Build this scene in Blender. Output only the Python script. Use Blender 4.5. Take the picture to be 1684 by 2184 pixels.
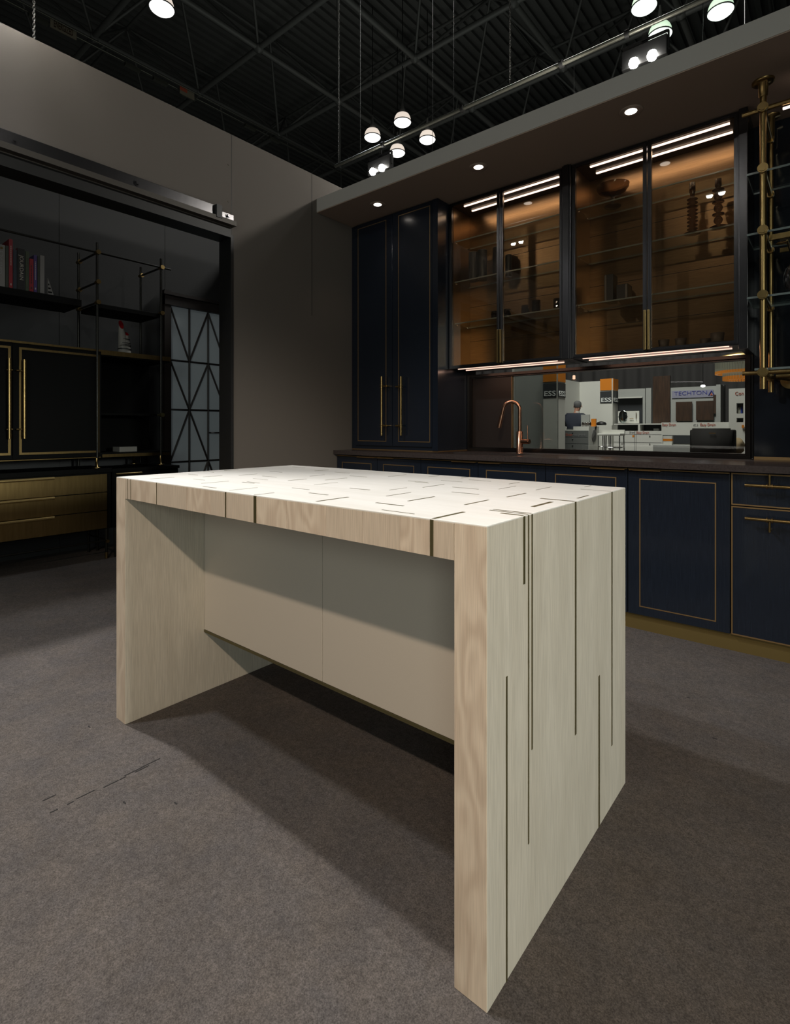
import bpy, bmesh, math, random
from mathutils import Vector, Matrix
random.seed(7)
SC = bpy.context.scene
for o in list(bpy.data.objects): bpy.data.objects.remove(o)
PI = math.pi
# ------------------------------------------------------------------ camera
W_PX, H_PX, F_PX, HOR = 1684, 2184, 1134.6, 914.5
CH = 1.1035
RX, RY = 0.7690, 0.6392                      # camera right in the room's plan
cam_d = bpy.data.cameras.new('camera'); cam = bpy.data.objects.new('camera', cam_d)
SC.collection.objects.link(cam); SC.camera = cam
cam.location = (0, 0, CH); cam.rotation_euler = (PI/2, 0, math.atan2(RY, RX))
cam_d.sensor_fit = 'VERTICAL'; cam_d.sensor_height = 36.0
cam_d.lens = 36.0*F_PX/H_PX
cam_d.shift_y = -(H_PX/2-HOR)/H_PX
cam_d.clip_end = 200; cam_d.clip_start = .02

def at(px, py, X=None, Y=None, Z=None):
    """point of the room seen at a photograph pixel, on one known plane"""
    u, v = (px-842)/F_PX, (HOR-py)/F_PX
    d = Vector((-RY+u*RX, RX+u*RY, v))
    t = X/d.x if X is not None else Y/d.y if Y is not None else (Z-CH)/d.z
    return Vector((0, 0, CH))+d*t

# ------------------------------------------------------------------ world, exposure, lights
wd = bpy.data.worlds.new('hall_air'); SC.world = wd; wd.use_nodes = True
wd.node_tree.nodes['Background'].inputs[0].default_value = (.80, .86, .80, 1)
wd.node_tree.nodes['Background'].inputs[1].default_value = .020
SC.view_settings.view_transform = 'Standard'; SC.view_settings.look = 'None'
SC.view_settings.exposure = 0; SC.view_settings.gamma = 1
SC.view_settings.use_curve_mapping = False
SC.cycles.max_bounces = 8; SC.cycles.diffuse_bounces = 3; SC.cycles.glossy_bounces = 4
SC.cycles.transparent_max_bounces = 24; SC.cycles.transmission_bounces = 6
SC.cycles.sample_clamp_indirect = 4; SC.cycles.use_denoising = True
SC.cycles.caustics_reflective = False; SC.cycles.caustics_refractive = False

def lamp(name, kind, loc, power, col=(1, 1, 1), size=.1, target=None, spot=None, blend=.3, size_y=None):
    l = bpy.data.lights.new(name, kind); l.energy = power; l.color = col
    if kind in ('POINT', 'SPOT'): l.shadow_soft_size = size
    if kind == 'SPOT': l.spot_size = math.radians(spot); l.spot_blend = blend
    if kind == 'AREA':
        l.size = size
        if size_y: l.shape = 'RECTANGLE'; l.size_y = size_y
    o = bpy.data.objects.new(name, l); SC.collection.objects.link(o); o.location = loc
    if target is not None:
        o.rotation_euler = (Vector(target)-Vector(loc)).to_track_quat('-Z', 'Y').to_euler()
    return o
CEN = (-1.3, 1.3, .5)
lamp('booth_flood_light', 'SPOT', (-3.19, .70, 4.0), 570, (1, .97, .94), .05, (-1.0, .7, 0), 84, .8)
lamp('booth_flood_light', 'SPOT', (-2.75, -.15, 4.1), 235, (.94, .97, 1), .07, (-1.0, 1.0, 0), 90, .5)
lamp('booth_flood_light', 'SPOT', (.70, -1.49, 3.35), 350, (1, .80, .62), .05, (-1.3, 1.2, .2), 60, .6)
lamp('side_flood_light', 'SPOT', (5.2, 1.0, 1.9), 640, (.95, 1, .93), .30, (-.5, 1.35, .25), 34, .7)
lamp('front_fill_light', 'AREA', (3.0, -4.6, 2.5), 105, (.93, 1, .92), 2.4, (-1.2, 1.2, .7))  # added area fill for the island's front and panels, no fixture there
lamp('back_flood_light', 'SPOT', (-1.07, 3.40, 3.33), 62, (1, .96, .88), .04, (-3.2, 1.2, 3.0), 150, .4)
lamp('rear_room_light', 'SPOT', (-4.35, 4.3, 5.2), 110, (.85, .93, 1), .12, (-2.9, 1.0, 0), 60, .5)
lamp('hall_light', 'AREA', (-3.4, 8.2, 8.8), 900, (1, .99, .93), 3.0, (-3.4, 11.8, .8))
lamp('roof_light', 'AREA', (-8, 10, 5.5), 75, (.9, 1, .92), 8.0, (-8, 10, 12))

# ------------------------------------------------------------------ materials
def mat(name, col, rough=.5, metal=0., spec=.5, coat=0., emit=None, estr=0., bump=None, noise=None, stretch=(1, 1, 1)):
    m = bpy.data.materials.new(name); m.use_nodes = True; nt = m.node_tree; b = nt.nodes['Principled BSDF']
    b.inputs['Base Color'].default_value = (*col, 1); b.inputs['Roughness'].default_value = rough
    b.inputs['Metallic'].default_value = metal; b.inputs['Specular IOR Level'].default_value = spec
    b.inputs['Coat Weight'].default_value = coat; b.inputs['Coat Roughness'].default_value = .06
    if emit: b.inputs['Emission Color'].default_value = (*emit, 1); b.inputs['Emission Strength'].default_value = estr
    tc = nt.nodes.new('ShaderNodeTexCoord'); mp = nt.nodes.new('ShaderNodeMapping')
    nt.links.new(tc.outputs['Object'], mp.inputs['Vector']); mp.inputs['Scale'].default_value = stretch
    if noise:                                   # (scale, amount)
        n = nt.nodes.new('ShaderNodeTexNoise'); n.inputs['Scale'].default_value = noise[0]; n.inputs['Detail'].default_value = 6
        nt.links.new(mp.outputs[0], n.inputs['Vector'])
        r = nt.nodes.new('ShaderNodeMapRange'); r.inputs['From Min'].default_value = .3; r.inputs['From Max'].default_value = .7
        r.inputs['To Min'].default_value = 1-noise[1]; r.inputs['To Max'].default_value = 1+noise[1]
        nt.links.new(n.outputs['Fac'], r.inputs['Value'])
        v = nt.nodes.new('ShaderNodeVectorMath'); v.operation = 'SCALE'; v.inputs[0].default_value = col
        nt.links.new(r.outputs[0], v.inputs['Scale']); nt.links.new(v.outputs[0], b.inputs['Base Color'])
    if bump:                                    # (scale, strength)
        n = nt.nodes.new('ShaderNodeTexNoise'); n.inputs['Scale'].default_value = bump[0]; n.inputs['Detail'].default_value = 4
        nt.links.new(mp.outputs[0], n.inputs['Vector'])
        bp = nt.nodes.new('ShaderNodeBump'); bp.inputs['Strength'].default_value = bump[1]; bp.inputs['Distance'].default_value = .004
        nt.links.new(n.outputs['Fac'], bp.inputs['Height']); nt.links.new(bp.outputs[0], b.inputs['Normal'])
    return m

def emis(name, col, s):
    m = bpy.data.materials.new(name); m.use_nodes = True; nt = m.node_tree; nt.nodes.clear()
    e = nt.nodes.new('ShaderNodeEmission'); e.inputs[0].default_value = (*col, 1); e.inputs[1].default_value = s
    o = nt.nodes.new('ShaderNodeOutputMaterial'); nt.links.new(e.outputs[0], o.inputs[0]); return m

def glass(name, tint, rough=.02, refl=1.0, ior=1.45, body=0., bodycol=(.1, .1, .1)):
    """thin sheet: tinted see-through plus a fresnel reflection"""
    m = bpy.data.materials.new(name); m.use_nodes = True; nt = m.node_tree; nt.nodes.clear()
    t = nt.nodes.new('ShaderNodeBsdfTransparent'); t.inputs[0].default_value = (*tint, 1)
    g = nt.nodes.new('ShaderNodeBsdfGlossy'); g.inputs['Roughness'].default_value = rough
    g.inputs[0].default_value = (refl, refl, refl, 1)
    f = nt.nodes.new('ShaderNodeFresnel'); ge = nt.nodes.new('ShaderNodeNewGeometry')
    io = nt.nodes.new('ShaderNodeMapRange'); io.inputs['To Min'].default_value = ior; io.inputs['To Max'].default_value = 1/ior
    nt.links.new(ge.outputs['Backfacing'], io.inputs['Value']); nt.links.new(io.outputs[0], f.inputs[0])
    mx = nt.nodes.new('ShaderNodeMixShader'); o = nt.nodes.new('ShaderNodeOutputMaterial')
    nt.links.new(f.outputs[0], mx.inputs[0]); nt.links.new(t.outputs[0], mx.inputs[1]); nt.links.new(g.outputs[0], mx.inputs[2])
    last = mx
    if body:
        d = nt.nodes.new('ShaderNodeBsdfDiffuse'); d.inputs[0].default_value = (*bodycol, 1)
        m2 = nt.nodes.new('ShaderNodeMixShader'); m2.inputs[0].default_value = body
        nt.links.new(mx.outputs[0], m2.inputs[1]); nt.links.new(d.outputs[0], m2.inputs[2]); last = m2
    nt.links.new(last.outputs[0], o.inputs[0]); return m

def edge_glass():
    m = bpy.data.materials.new('polished_glass_edge'); m.use_nodes = True; nt = m.node_tree; nt.nodes.clear()
    a = nt.nodes.new('ShaderNodeBsdfTranslucent'); a.inputs[0].default_value = (.85, .95, .92, 1)
    d = nt.nodes.new('ShaderNodeBsdfDiffuse'); d.inputs[0].default_value = (.55, .66, .62, 1)
    g = nt.nodes.new('ShaderNodeBsdfGlossy'); g.inputs['Roughness'].default_value = .12
    m1 = nt.nodes.new('ShaderNodeMixShader'); m1.inputs[0].default_value = .4
    m2 = nt.nodes.new('ShaderNodeMixShader'); m2.inputs[0].default_value = .45
    o = nt.nodes.new('ShaderNodeOutputMaterial')
    nt.links.new(a.outputs[0], m1.inputs[1]); nt.links.new(d.outputs[0], m1.inputs[2])
    nt.links.new(m1.outputs[0], m2.inputs[1]); nt.links.new(g.outputs[0], m2.inputs[2]); nt.links.new(m2.outputs[0], o.inputs[0]); return m

def wood(name, c1, c2, grain, figure=.5, rough=.42, fine=.10, sc=7, k_=34, asp=.16):
    """bleached oak: fine pores along the grain and a broad cathedral figure"""
    m = bpy.data.materials.new(name); m.use_nodes = True; nt = m.node_tree; b = nt.nodes['Principled BSDF']
    b.inputs['Roughness'].default_value = rough; b.inputs['Specular IOR Level'].default_value = .35
    tc = nt.nodes.new('ShaderNodeTexCoord')
    def mapped(s):
        mp = nt.nodes.new('ShaderNodeMapping'); mp.inputs['Scale'].default_value = s
        nt.links.new(tc.outputs['Object'], mp.inputs['Vector']); return mp.outputs[0]
    L, A = {'Z': ((1, 1, .03), (1, 1, asp)), 'X': ((.03, 1, 1), (asp, 1, 1)), 'Y': ((1, .03, 1), (1, asp, 1))}[grain]
    n1 = nt.nodes.new('ShaderNodeTexNoise'); n1.inputs['Scale'].default_value = 420; n1.inputs['Detail'].default_value = 5
    nt.links.new(mapped(L), n1.inputs['Vector'])
    n2 = nt.nodes.new('ShaderNodeTexNoise'); n2.inputs['Scale'].default_value = sc; n2.inputs['Detail'].default_value = 2
    nt.links.new(mapped(A), n2.inputs['Vector'])
    k = nt.nodes.new('ShaderNodeMath'); k.operation = 'MULTIPLY'; k.inputs[1].default_value = k_
    nt.links.new(n2.outputs['Fac'], k.inputs[0])
    sn = nt.nodes.new('ShaderNodeMath'); sn.operation = 'SINE'; nt.links.new(k.outputs[0], sn.inputs[0])
    n3 = nt.nodes.new('ShaderNodeTexNoise'); n3.inputs['Scale'].default_value = 11; n3.inputs['Detail'].default_value = 3
    nt.links.new(mapped(L), n3.inputs['Vector'])
    a = nt.nodes.new('ShaderNodeMath'); a.operation = 'MULTIPLY_ADD'; a.inputs[1].default_value = .25*figure; a.inputs[2].default_value = .5
    nt.links.new(sn.outputs[0], a.inputs[0])
    c = nt.nodes.new('ShaderNodeMath'); c.operation = 'MULTIPLY_ADD'; c.inputs[1].default_value = .9; nt.links.new(n3.outputs['Fac'], c.inputs[0]); nt.links.new(a.outputs[0], c.inputs[2])
    d = nt.nodes.new('ShaderNodeMath'); d.operation = 'SUBTRACT'; d.inputs[1].default_value = .45; nt.links.new(c.outputs[0], d.inputs[0])
    mx = nt.nodes.new('ShaderNodeMix'); mx.data_type = 'RGBA'; mx.inputs[6].default_value = (*c2, 1); mx.inputs[7].default_value = (*c1, 1)
    nt.links.new(d.outputs[0], mx.inputs[0])
    r = nt.nodes.new('ShaderNodeMapRange'); r.inputs['From Min'].default_value = .3; r.inputs['From Max'].default_value = .7
    r.inputs['To Min'].default_value = 1-fine; r.inputs['To Max'].default_value = 1+fine
    nt.links.new(n1.outputs['Fac'], r.inputs['Value'])
    v = nt.nodes.new('ShaderNodeVectorMath'); v.operation = 'SCALE'
    nt.links.new(mx.outputs[2], v.inputs[0]); nt.links.new(r.outputs[0], v.inputs['Scale']); nt.links.new(v.outputs[0], b.inputs['Base Color'])
    bp = nt.nodes.new('ShaderNodeBump'); bp.inputs['Strength'].default_value = .12; bp.inputs['Distance'].default_value = .001
    nt.links.new(n1.outputs['Fac'], bp.inputs['Height']); nt.links.new(bp.outputs[0], b.inputs['Normal'])
    return m

def carpet():
    m = bpy.data.materials.new('grey_felt_carpet'); m.use_nodes = True; nt = m.node_tree; b = nt.nodes['Principled BSDF']
    b.inputs['Roughness'].default_value = 1; b.inputs['Specular IOR Level'].default_value = .1
    tc = nt.nodes.new('ShaderNodeTexCoord')
    def nz(s, d, sc=(1, 1, 1)):
        mp = nt.nodes.new('ShaderNodeMapping'); mp.inputs['Scale'].default_value = sc; nt.links.new(tc.outputs['Object'], mp.inputs['Vector'])
        n = nt.nodes.new('ShaderNodeTexNoise'); n.inputs['Scale'].default_value = s; n.inputs['Detail'].default_value = d
        n.inputs['Roughness'].default_value = .65; nt.links.new(mp.outputs[0], n.inputs['Vector']); return n.outputs['Fac']
    def rng(x, lo, hi, a=.3, c=.7):
        r = nt.nodes.new('ShaderNodeMapRange'); r.inputs['From Min'].default_value = a; r.inputs['From Max'].default_value = c
        r.inputs['To Min'].default_value = lo; r.inputs['To Max'].default_value = hi; nt.links.new(x, r.inputs['Value']); return r.outputs[0]
    cr = nt.nodes.new('ShaderNodeMix'); cr.data_type = 'RGBA'
    cr.inputs[6].default_value = (.078, .071, .069, 1); cr.inputs[7].default_value = (.092, .080, .072, 1)
    nt.links.new(rng(nz(9, 3), 0, 1), cr.inputs[0])
    m1 = nt.nodes.new('ShaderNodeMath'); m1.operation = 'MULTIPLY'
    nt.links.new(rng(nz(330, 4), .5, 1.5), m1.inputs[0]); nt.links.new(rng(nz(70, 5), .80, 1.20), m1.inputs[1])
    m2 = nt.nodes.new('ShaderNodeMath'); m2.operation = 'MULTIPLY'
    nt.links.new(m1.outputs[0], m2.inputs[0]); nt.links.new(rng(nz(3.5, 3), .90, 1.10), m2.inputs[1])
    v = nt.nodes.new('ShaderNodeVectorMath'); v.operation = 'SCALE'; nt.links.new(cr.outputs[2], v.inputs[0]); nt.links.new(m2.outputs[0], v.inputs['Scale'])
    nt.links.new(v.outputs[0], b.inputs['Base Color'])
    bp = nt.nodes.new('ShaderNodeBump'); bp.inputs['Strength'].default_value = .5; bp.inputs['Distance'].default_value = .003
    nt.links.new(nz(500, 3), bp.inputs['Height']); nt.links.new(bp.outputs[0], b.inputs['Normal'])
    return m

M = dict(
    carpet=carpet(),
    seam=mat('carpet_seam_dark', (.012, .011, .011), .9),
    wall=mat('booth_wall_paint', (.106, .090, .077), .75, bump=(300, .04)),
    soffit=mat('soffit_white_laminate', (.36, .345, .32), .6),
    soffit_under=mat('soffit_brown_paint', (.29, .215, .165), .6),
    black=mat('black_painted_wall', (.024, .025, .026), .55),
    jet=mat('jet_black', (.006, .006, .006), .5),
    oak=wood('bleached_oak_upright', (.58, .54, .46), (.47, .43, .355), 'Z', .5, fine=.13),
    oak_edge=wood('bleached_oak_edge', (.65, .55, .43), (.49, .39, .295), 'Z', 1.2, fine=.10, sc=10, k_=44, asp=.32),
    oak_edge_plain=wood('bleached_oak_plain_edge', (.58, .49, .385), (.47, .385, .295), 'Z', .3, fine=.13),
    oak_top=wood('bleached_oak_top', (.78, .77, .74), (.67, .655, .61), 'X', .6, .30, .06),  # same oak as the legs, overhead brightness put into a paler colour
    lacquer=mat('taupe_lacquer_panel', (.56, .51, .44), .30, noise=(700, .05)),
    brass=mat('brushed_brass', (.34, .235, .095), .30, 1.0, noise=(60, .12), stretch=(1, 1, .1)),
    brass_dk=mat('aged_brass_inlay', (.150, .130, .062), .35, .65),
    brass_tr=mat('antique_brass_trim', (.30, .19, .085), .42, .75),
    kick=mat('satin_brass_plinth', (.26, .19, .07), .42, .8),
    navy=mat('navy_lacquered_oak', (.0082, .0120, .0200), .24, coat=.12, bump=(160, .08), stretch=(1, 1, .05), noise=(200, .2)),
    counter=mat('dark_brown_stone', (.038, .030, .028), .24, noise=(90, .2), bump=(120, .03)),
    bronze=mat('dark_bronze_frame', (.035, .030, .028), .28, .9),
    steel=mat('brushed_gunmetal', (.095, .092, .095), .27, 1.0, noise=(90, .1), stretch=(1, 1, .05)),
    copper_back=mat('brushed_bronze_back', (.28, .195, .115), .29, 1.0, noise=(220, .14), stretch=(.04, 1, 1)),
    copper=mat('brushed_copper', (.42, .235, .155), .27, 1.0),
    led=emis('led_diffuser', (1, .80, .70), 3.2),
    led_dim=emis('led_diffuser_underside', (1, .62, .48), 1.5),
    led_room=emis('led_diffuser_rail', (1, .82, .74), 3),
    down=emis('downlight_bulb', (1, .90, .80), 5),
    flood=emis('flood_bulb', (1, .97, .90), 60),
    bay=emis('high_bay_diffuser', (1, .99, .95), 1.6),
    bay_g=emis('high_bay_diffuser_greenish', (.88, 1, .90), 1.6),
    pane=glass('smoked_cabinet_glass', (.90, .84, .76), .01, 1.0, 1.5),
    clear=glass('clear_window_glass', (.93, .94, .93), .0, 1.0, 1.45),
    smoke=glass('grey_film_glass', (.55, .56, .55), .0, .6, 1.4),
    shelf=glass('clear_shelf_glass', (.93, .96, .95), .01, 1.0, 1.4),
    shelf_edge=edge_glass(),
    crystal=glass('cut_crystal', (.42, .38, .36), .06, 1.0, 1.9),
    stem=glass('thin_stem_glass', (.90, .90, .90), .02, 1.0, 1.9),
    smokeglass=glass('smoky_brown_glass', (.74, .62, .50), .04, 1.0, 1.7, .5, (.050, .030, .020)),
    vase_dark=mat('charcoal_ceramic', (.022, .024, .028), .45, noise=(150, .2), stretch=(1, 1, .05)),
    cup=mat('taupe_stoneware', (.060, .048, .040), .6),
    deck=mat('black_roof_deck', (.115, .115, .11), .6),
    truss=mat('charcoal_painted_steel', (.09, .09, .085), .5),
    pipe=mat('galvanised_pipe', (.15, .15, .125), .4, .7),
    chain=mat('zinc_chain', (.11, .107, .10), .45, .7),
    shade=mat('milky_prismatic_shade', (.55, .5, .44), .3, emit=(1, .86, .74), estr=.75),
    shade_g=mat('greenish_prismatic_shade', (.5, .55, .45), .3, emit=(.72, 1, .72), estr=.75),
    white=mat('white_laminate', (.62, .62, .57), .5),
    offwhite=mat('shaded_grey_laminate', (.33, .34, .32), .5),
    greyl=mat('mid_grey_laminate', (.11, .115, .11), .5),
    orange=mat('orange_vinyl', (.62, .20, .012), .5),
    char=mat('charcoal_vinyl', (.030, .033, .036), .5),
    letter=mat('pale_grey_lettering', (.80, .82, .80), .5),
    redtxt=mat('rust_red_lettering', (.45, .09, .05), .5),
    greytxt=mat('grey_lettering', (.18, .18, .18), .5),
    blue=mat('blue_vinyl', (.045, .05, .25), .5),
    walnut=mat('dark_walnut_slab', (.038, .018, .008), .5, noise=(12, .35), stretch=(3, 3, .4)),
    leather=mat('black_upholstery', (.012, .011, .010), .85, spec=.2),
    curtain=mat('charcoal_drape', (.035, .033, .032), .9),
    suit=mat('navy_suit_cloth', (.012, .016, .030), .8),
    skin=mat('skin', (.42, .22, .15), .5), hair=mat('grey_hair', (.10, .10, .10), .8),
    red=mat('red_cloth_cover', (.17, .004, .009), .5), purple=mat('purple_cover', (.035, .018, .10), .5),
    green=mat('moss_green_cover', (.030, .042, .020), .5), dgreen=mat('dark_olive_cover', (.014, .018, .010), .5),
    dnavy=mat('ink_blue_cover', (.008, .012, .022), .5), page=mat('pale_grey_cover', (.13, .125, .118), .6),
    blackc=mat('black_cover', (.006, .006, .006), .45), creamtxt=mat('cream_lettering', (.30, .28, .24), .5),
    chinaw=mat('white_glazed_ceramic', (.24, .23, .21), .15), chinared=mat('red_glaze', (.22, .01, .012), .2),
    frost=mat('frosted_white_pane', (.36, .40, .42), .45, emit=(.50, .58, .62), estr=.035),  # weak emission stands in for hall light coming through the pane
    dkwood=mat('black_brown_wood', (.012, .007, .005), .5),
    amber=mat('amber_crystal', (.6, .22, .04), .1, emit=(1, .38, .06), estr=.22),
    crys=mat('clear_crystal_rod', (.55, .58, .48), .15, .3, emit=(.7, .68, .5), estr=.10),
    marble=mat('black_marble_panel', (.009, .011, .015), .10, noise=(5, .4)),
    rug=mat('tan_fleece', (.24, .18, .10), .95),
    bluebot=mat('blue_plastic', (.02, .06, .45), .35),
    mirror=mat('mirror_glass', (.30, .34, .33), .08, 1.0),
    signy=mat('faded_cream_sign', (.22, .19, .14), .6),
    bright_brass=mat('polished_brass_pull', (.72, .52, .22), .25, .9),
    dull_rail=mat('dull_bronze_rail', (.05, .043, .035), .5, .3),
    flood_front=emis('flood_bulb_front', (1, .97, .90), 260),
    chrome=mat('chrome', (.6, .6, .6), .12, 1.0),
)

# ------------------------------------------------------------------ builders
COL = SC.collection
def wpos(o):
    v = Vector((0, 0, 0))
    while o: v += o.location; o = o.parent
    return v
class MB:
    def __init__(s): s.v = []; s.f = []; s.mi = []; s.sm = []
    def add(s, vs, fs, mi=0, smooth=False):
        n = len(s.v); s.v += [Vector(a) for a in vs]
        for f in fs: s.f.append([n+i for i in f]); s.mi.append(mi); s.sm.append(smooth)
        return s
    def box(s, x0, x1, y0, y1, z0, z1, mi=0):
        vs = [(x, y, z) for z in (z0, z1) for y in (y0, y1) for x in (x0, x1)]
        return s.add(vs, [(0, 2, 3, 1), (4, 5, 7, 6), (0, 1, 5, 4), (2, 6, 7, 3), (0, 4, 6, 2), (1, 3, 7, 5)], mi)
    def bbox(s, x0, x1, y0, y1, z0, z1, b=.002, mi=0):
        """box with bevelled edges"""
        bm = bmesh.new(); bmesh.ops.create_cube(bm, size=1)
        for v in bm.verts: v.co = Vector(((x0+x1)/2+v.co.x*(x1-x0), (y0+y1)/2+v.co.y*(y1-y0), (z0+z1)/2+v.co.z*(z1-z0)))
        bmesh.ops.bevel(bm, geom=list(bm.edges), offset=b, segments=2, affect='EDGES', profile=.6)
        s.frombm(bm, mi); return s
    def frombm(s, bm, mi=0, smooth=False, mat4=None):
        bm.verts.index_update()
        s.add([(mat4@v.co if mat4 else v.co) for v in bm.verts], [[v.index for v in f.verts] for f in bm.faces], mi, smooth); bm.free(); return s
    def tube(s, pts, r, n=12, mi=0, cap=True, smooth=True):
        pts = [Vector(p) for p in pts]; rs = r if isinstance(r, (list, tuple)) else [r]*len(pts)
        rings = []; up = None
        for i, p in enumerate(pts):
            d = (pts[min(i+1, len(pts)-1)]-pts[max(i-1, 0)]).normalized()
            if up is None: up = Vector((0, 0, 1)) if abs(d.z) < .9 else Vector((1, 0, 0))
            a = d.cross(up).normalized(); up = a.cross(d).normalized()
            rings.append([p+(a*math.cos(2*PI*k/n)+up*math.sin(2*PI*k/n))*rs[i] for k in range(n)])
        vs = [v for rg in rings for v in rg]; fs = []
        for i in range(len(pts)-1):
            for k in range(n): fs.append((i*n+k, i*n+(k+1) % n, (i+1)*n+(k+1) % n, (i+1)*n+k))
        s.add(vs, fs, mi, smooth)
        if cap: s.add(rings[0], [tuple(range(n))], mi); s.add(rings[-1], [tuple(reversed(range(n)))], mi)
        return s
    def lathe(s, c, prof, n=24, mi=0, sx=1, sy=1, smooth=True):
        c = Vector(c); vs = []; fs = []
        for r, z in prof:
            for k in range(n): vs.append(c+Vector((r*sx*math.cos(2*PI*k/n), r*sy*math.sin(2*PI*k/n), z)))
        for i in range(len(prof)-1):
            for k in range(n): fs.append((i*n+k, i*n+(k+1) % n, (i+1)*n+(k+1) % n, (i+1)*n+k))
        s.add(vs, fs, mi, smooth)
        if prof[0][0] > 1e-4: s.add(vs[:n], [tuple(reversed(range(n)))], mi)
        if prof[-1][0] > 1e-4: s.add(vs[-n:], [tuple(range(n))], mi)
        return s
    def frame(s, x0, x1, z0, z1, y0, y1, w, mi=0):
        """picture-frame border in an XZ plane"""
        s.box(x0, x1, y0, y1, z0, z0+w, mi); s.box(x0, x1, y0, y1, z1-w, z1, mi)
        s.box(x0, x0+w, y0, y1, z0+w, z1-w, mi); s.box(x1-w, x1, y0, y1, z0+w, z1-w, mi); return s
    def yframe(s, y0, y1, z0, z1, x0, x1, w, mi=0):
        s.box(x0, x1, y0, y1, z0, z0+w, mi); s.box(x0, x1, y0, y1, z1-w, z1, mi)
        s.box(x0, x1, y0, y0+w, z0+w, z1-w, mi); s.box(x0, x1, y1-w, y1, z0+w, z1-w, mi); return s
    def build(s, name, m, parent=None, origin=None):
        ms = m if isinstance(m, (list, tuple)) else [m]
        me = bpy.data.meshes.new(name); o = bpy.data.objects.new(name, me)
        if parent:
            o.parent = parent; base = wpos(parent)
        else:
            if origin is None:
                xs = [v.x for v in s.v]; ys = [v.y for v in s.v]; zs = [v.z for v in s.v]
                origin = ((min(xs)+max(xs))/2, (min(ys)+max(ys))/2, min(zs))
            base = Vector(origin); o.location = base
        me.from_pydata([v-base for v in s.v], [], s.f)
        for x in ms: me.materials.append(x)
        for p, i, sm in zip(me.polygons, s.mi, s.sm): p.material_index = i; p.use_smooth = sm
        me.update(); COL.objects.link(o); return o

def tag(o, label=None, cat=None, group=None, kind=None):
    if label: o['label'] = label
    if cat: o['category'] = cat
    if group: o['group'] = group
    if kind: o['kind'] = kind
    return o
def thing(name, loc, label, cat, group=None):
    o = bpy.data.objects.new(name, None); COL.objects.link(o); o.location = loc; o.empty_display_size = .05
    return tag(o, label, cat, group)
def struct(mb, name, m, label=None):
    o = mb.build(name, m); o['kind'] = 'structure'
    if label: o['label'] = label
    return o
def copy_tree(o, parent=None, loc=None):
    c = o.copy(); COL.objects.link(c)
    if parent: c.parent = parent
    if loc is not None: c.location = loc
    for ch in list(o.children): copy_tree(ch, c)
    return c
def text(name, s, size, loc, xd, zd, m, parent=None, depth=.002, width=None, bold=.0):
    """lettering as a thin mesh; xd reading direction, zd up direction; loc = lower left corner"""
    cu = bpy.data.curves.new('tmp', 'FONT'); cu.body = s; cu.size = size; cu.extrude = depth; cu.offset = bold; cu.resolution_u = 3
    t = bpy.data.objects.new('tmp', cu); COL.objects.link(t)
    bpy.context.view_layer.update()
    me = bpy.data.meshes.new_from_object(t.evaluated_get(bpy.context.evaluated_depsgraph_get()))
    bpy.data.objects.remove(t); bpy.data.curves.remove(cu)
    xs = [v.co.x for v in me.vertices]; k = width/(max(xs)-min(xs)) if width else 1
    x0 = min(xs); xd, zd = Vector(xd).normalized(), Vector(zd).normalized(); nd = xd.cross(zd); base = wpos(parent) if parent else Vector(loc)
    for v in me.vertices: v.co = Vector(loc)+xd*((v.co.x-x0)*k)+zd*v.co.y+nd*v.co.z-base
    me.name = name; me.materials.clear(); me.materials.append(m)
    o = bpy.data.objects.new(name, me); COL.objects.link(o)
    if parent: o.parent = parent
    else: o.location = loc
    return o

# ================================================================== THE SETTING
mb = MB().box(-24, 8, -4, 26, -.05, 0)
FL = struct(mb, 'floor', M['carpet'])
for px, py, l in ((182, 1695, .05), (237, 1672, .045), (262, 1660, .02), (284, 1646, .055), (303, 1640, .045), (322, 1627, .06), (105, 1702, .035), (115, 1730, .02), (150, 1713, .018)):
    p = at(px, py, Z=0); MB().box(p.x-.0016, p.x+.0016, p.y-l/2, p.y+l/2, .0002, .0012).build('seam_cut', M['seam'], FL)
for px, py in ((265, 1712), (374, 1713), (300, 1530), (190, 1550), (1467, 1488), (1523, 1575)):
    p = at(px, py, Z=0); MB().box(p.x-.006, p.x+.008, p.y-.002, p.y+.002, .0002, .0012).build('dark_fleck', M['seam'], FL)

WX, WT = -3.2, 3.125
JY, HZ = 2.108, 2.435                               # jamb and header of the wide opening
s = MB().box(WX-.13, WX, -3, JY, HZ, WT).box(WX-.13, WX, JY, 4.0, 0, WT)
wl = struct(s, 'wall_left', M['wall'])
s = MB()
for y in (2.094, 2.82): s.box(WX, WX+.0012, y-.0016, y+.0016, (HZ if y < 2.2 else 2.0), WT)
o = s.build('panel_joint', M['jet'], wl)
s = MB()
for py in (351, 430): p = at(487, py, X=WX); s.tube([(WX, p.y, p.z), (WX+.004, p.y, p.z)], .006, 10)
s.build('screw_cap', M['wall'], wl)
# black reveal of the opening
s = MB().box(WX-.14, WX+.004, JY-.022, JY-.0005, 0, HZ).box(WX-.14, WX+.004, -3, JY-.022, HZ-.02, HZ+.045)
struct(s, 'trim_1', M['jet'])

# soffit over the kitchen run
s = MB().box(WX+.001, 2.0, 2.87, 4.0, 2.836, 2.94, 0)
struct(s, 'wall_soffit', M['soffit'])
s = MB().box(WX+.002, 1.999, 2.872, 3.99, 2.830, 2.8355)
struct(s, 'ceiling.001', M['soffit_under'])
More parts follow.
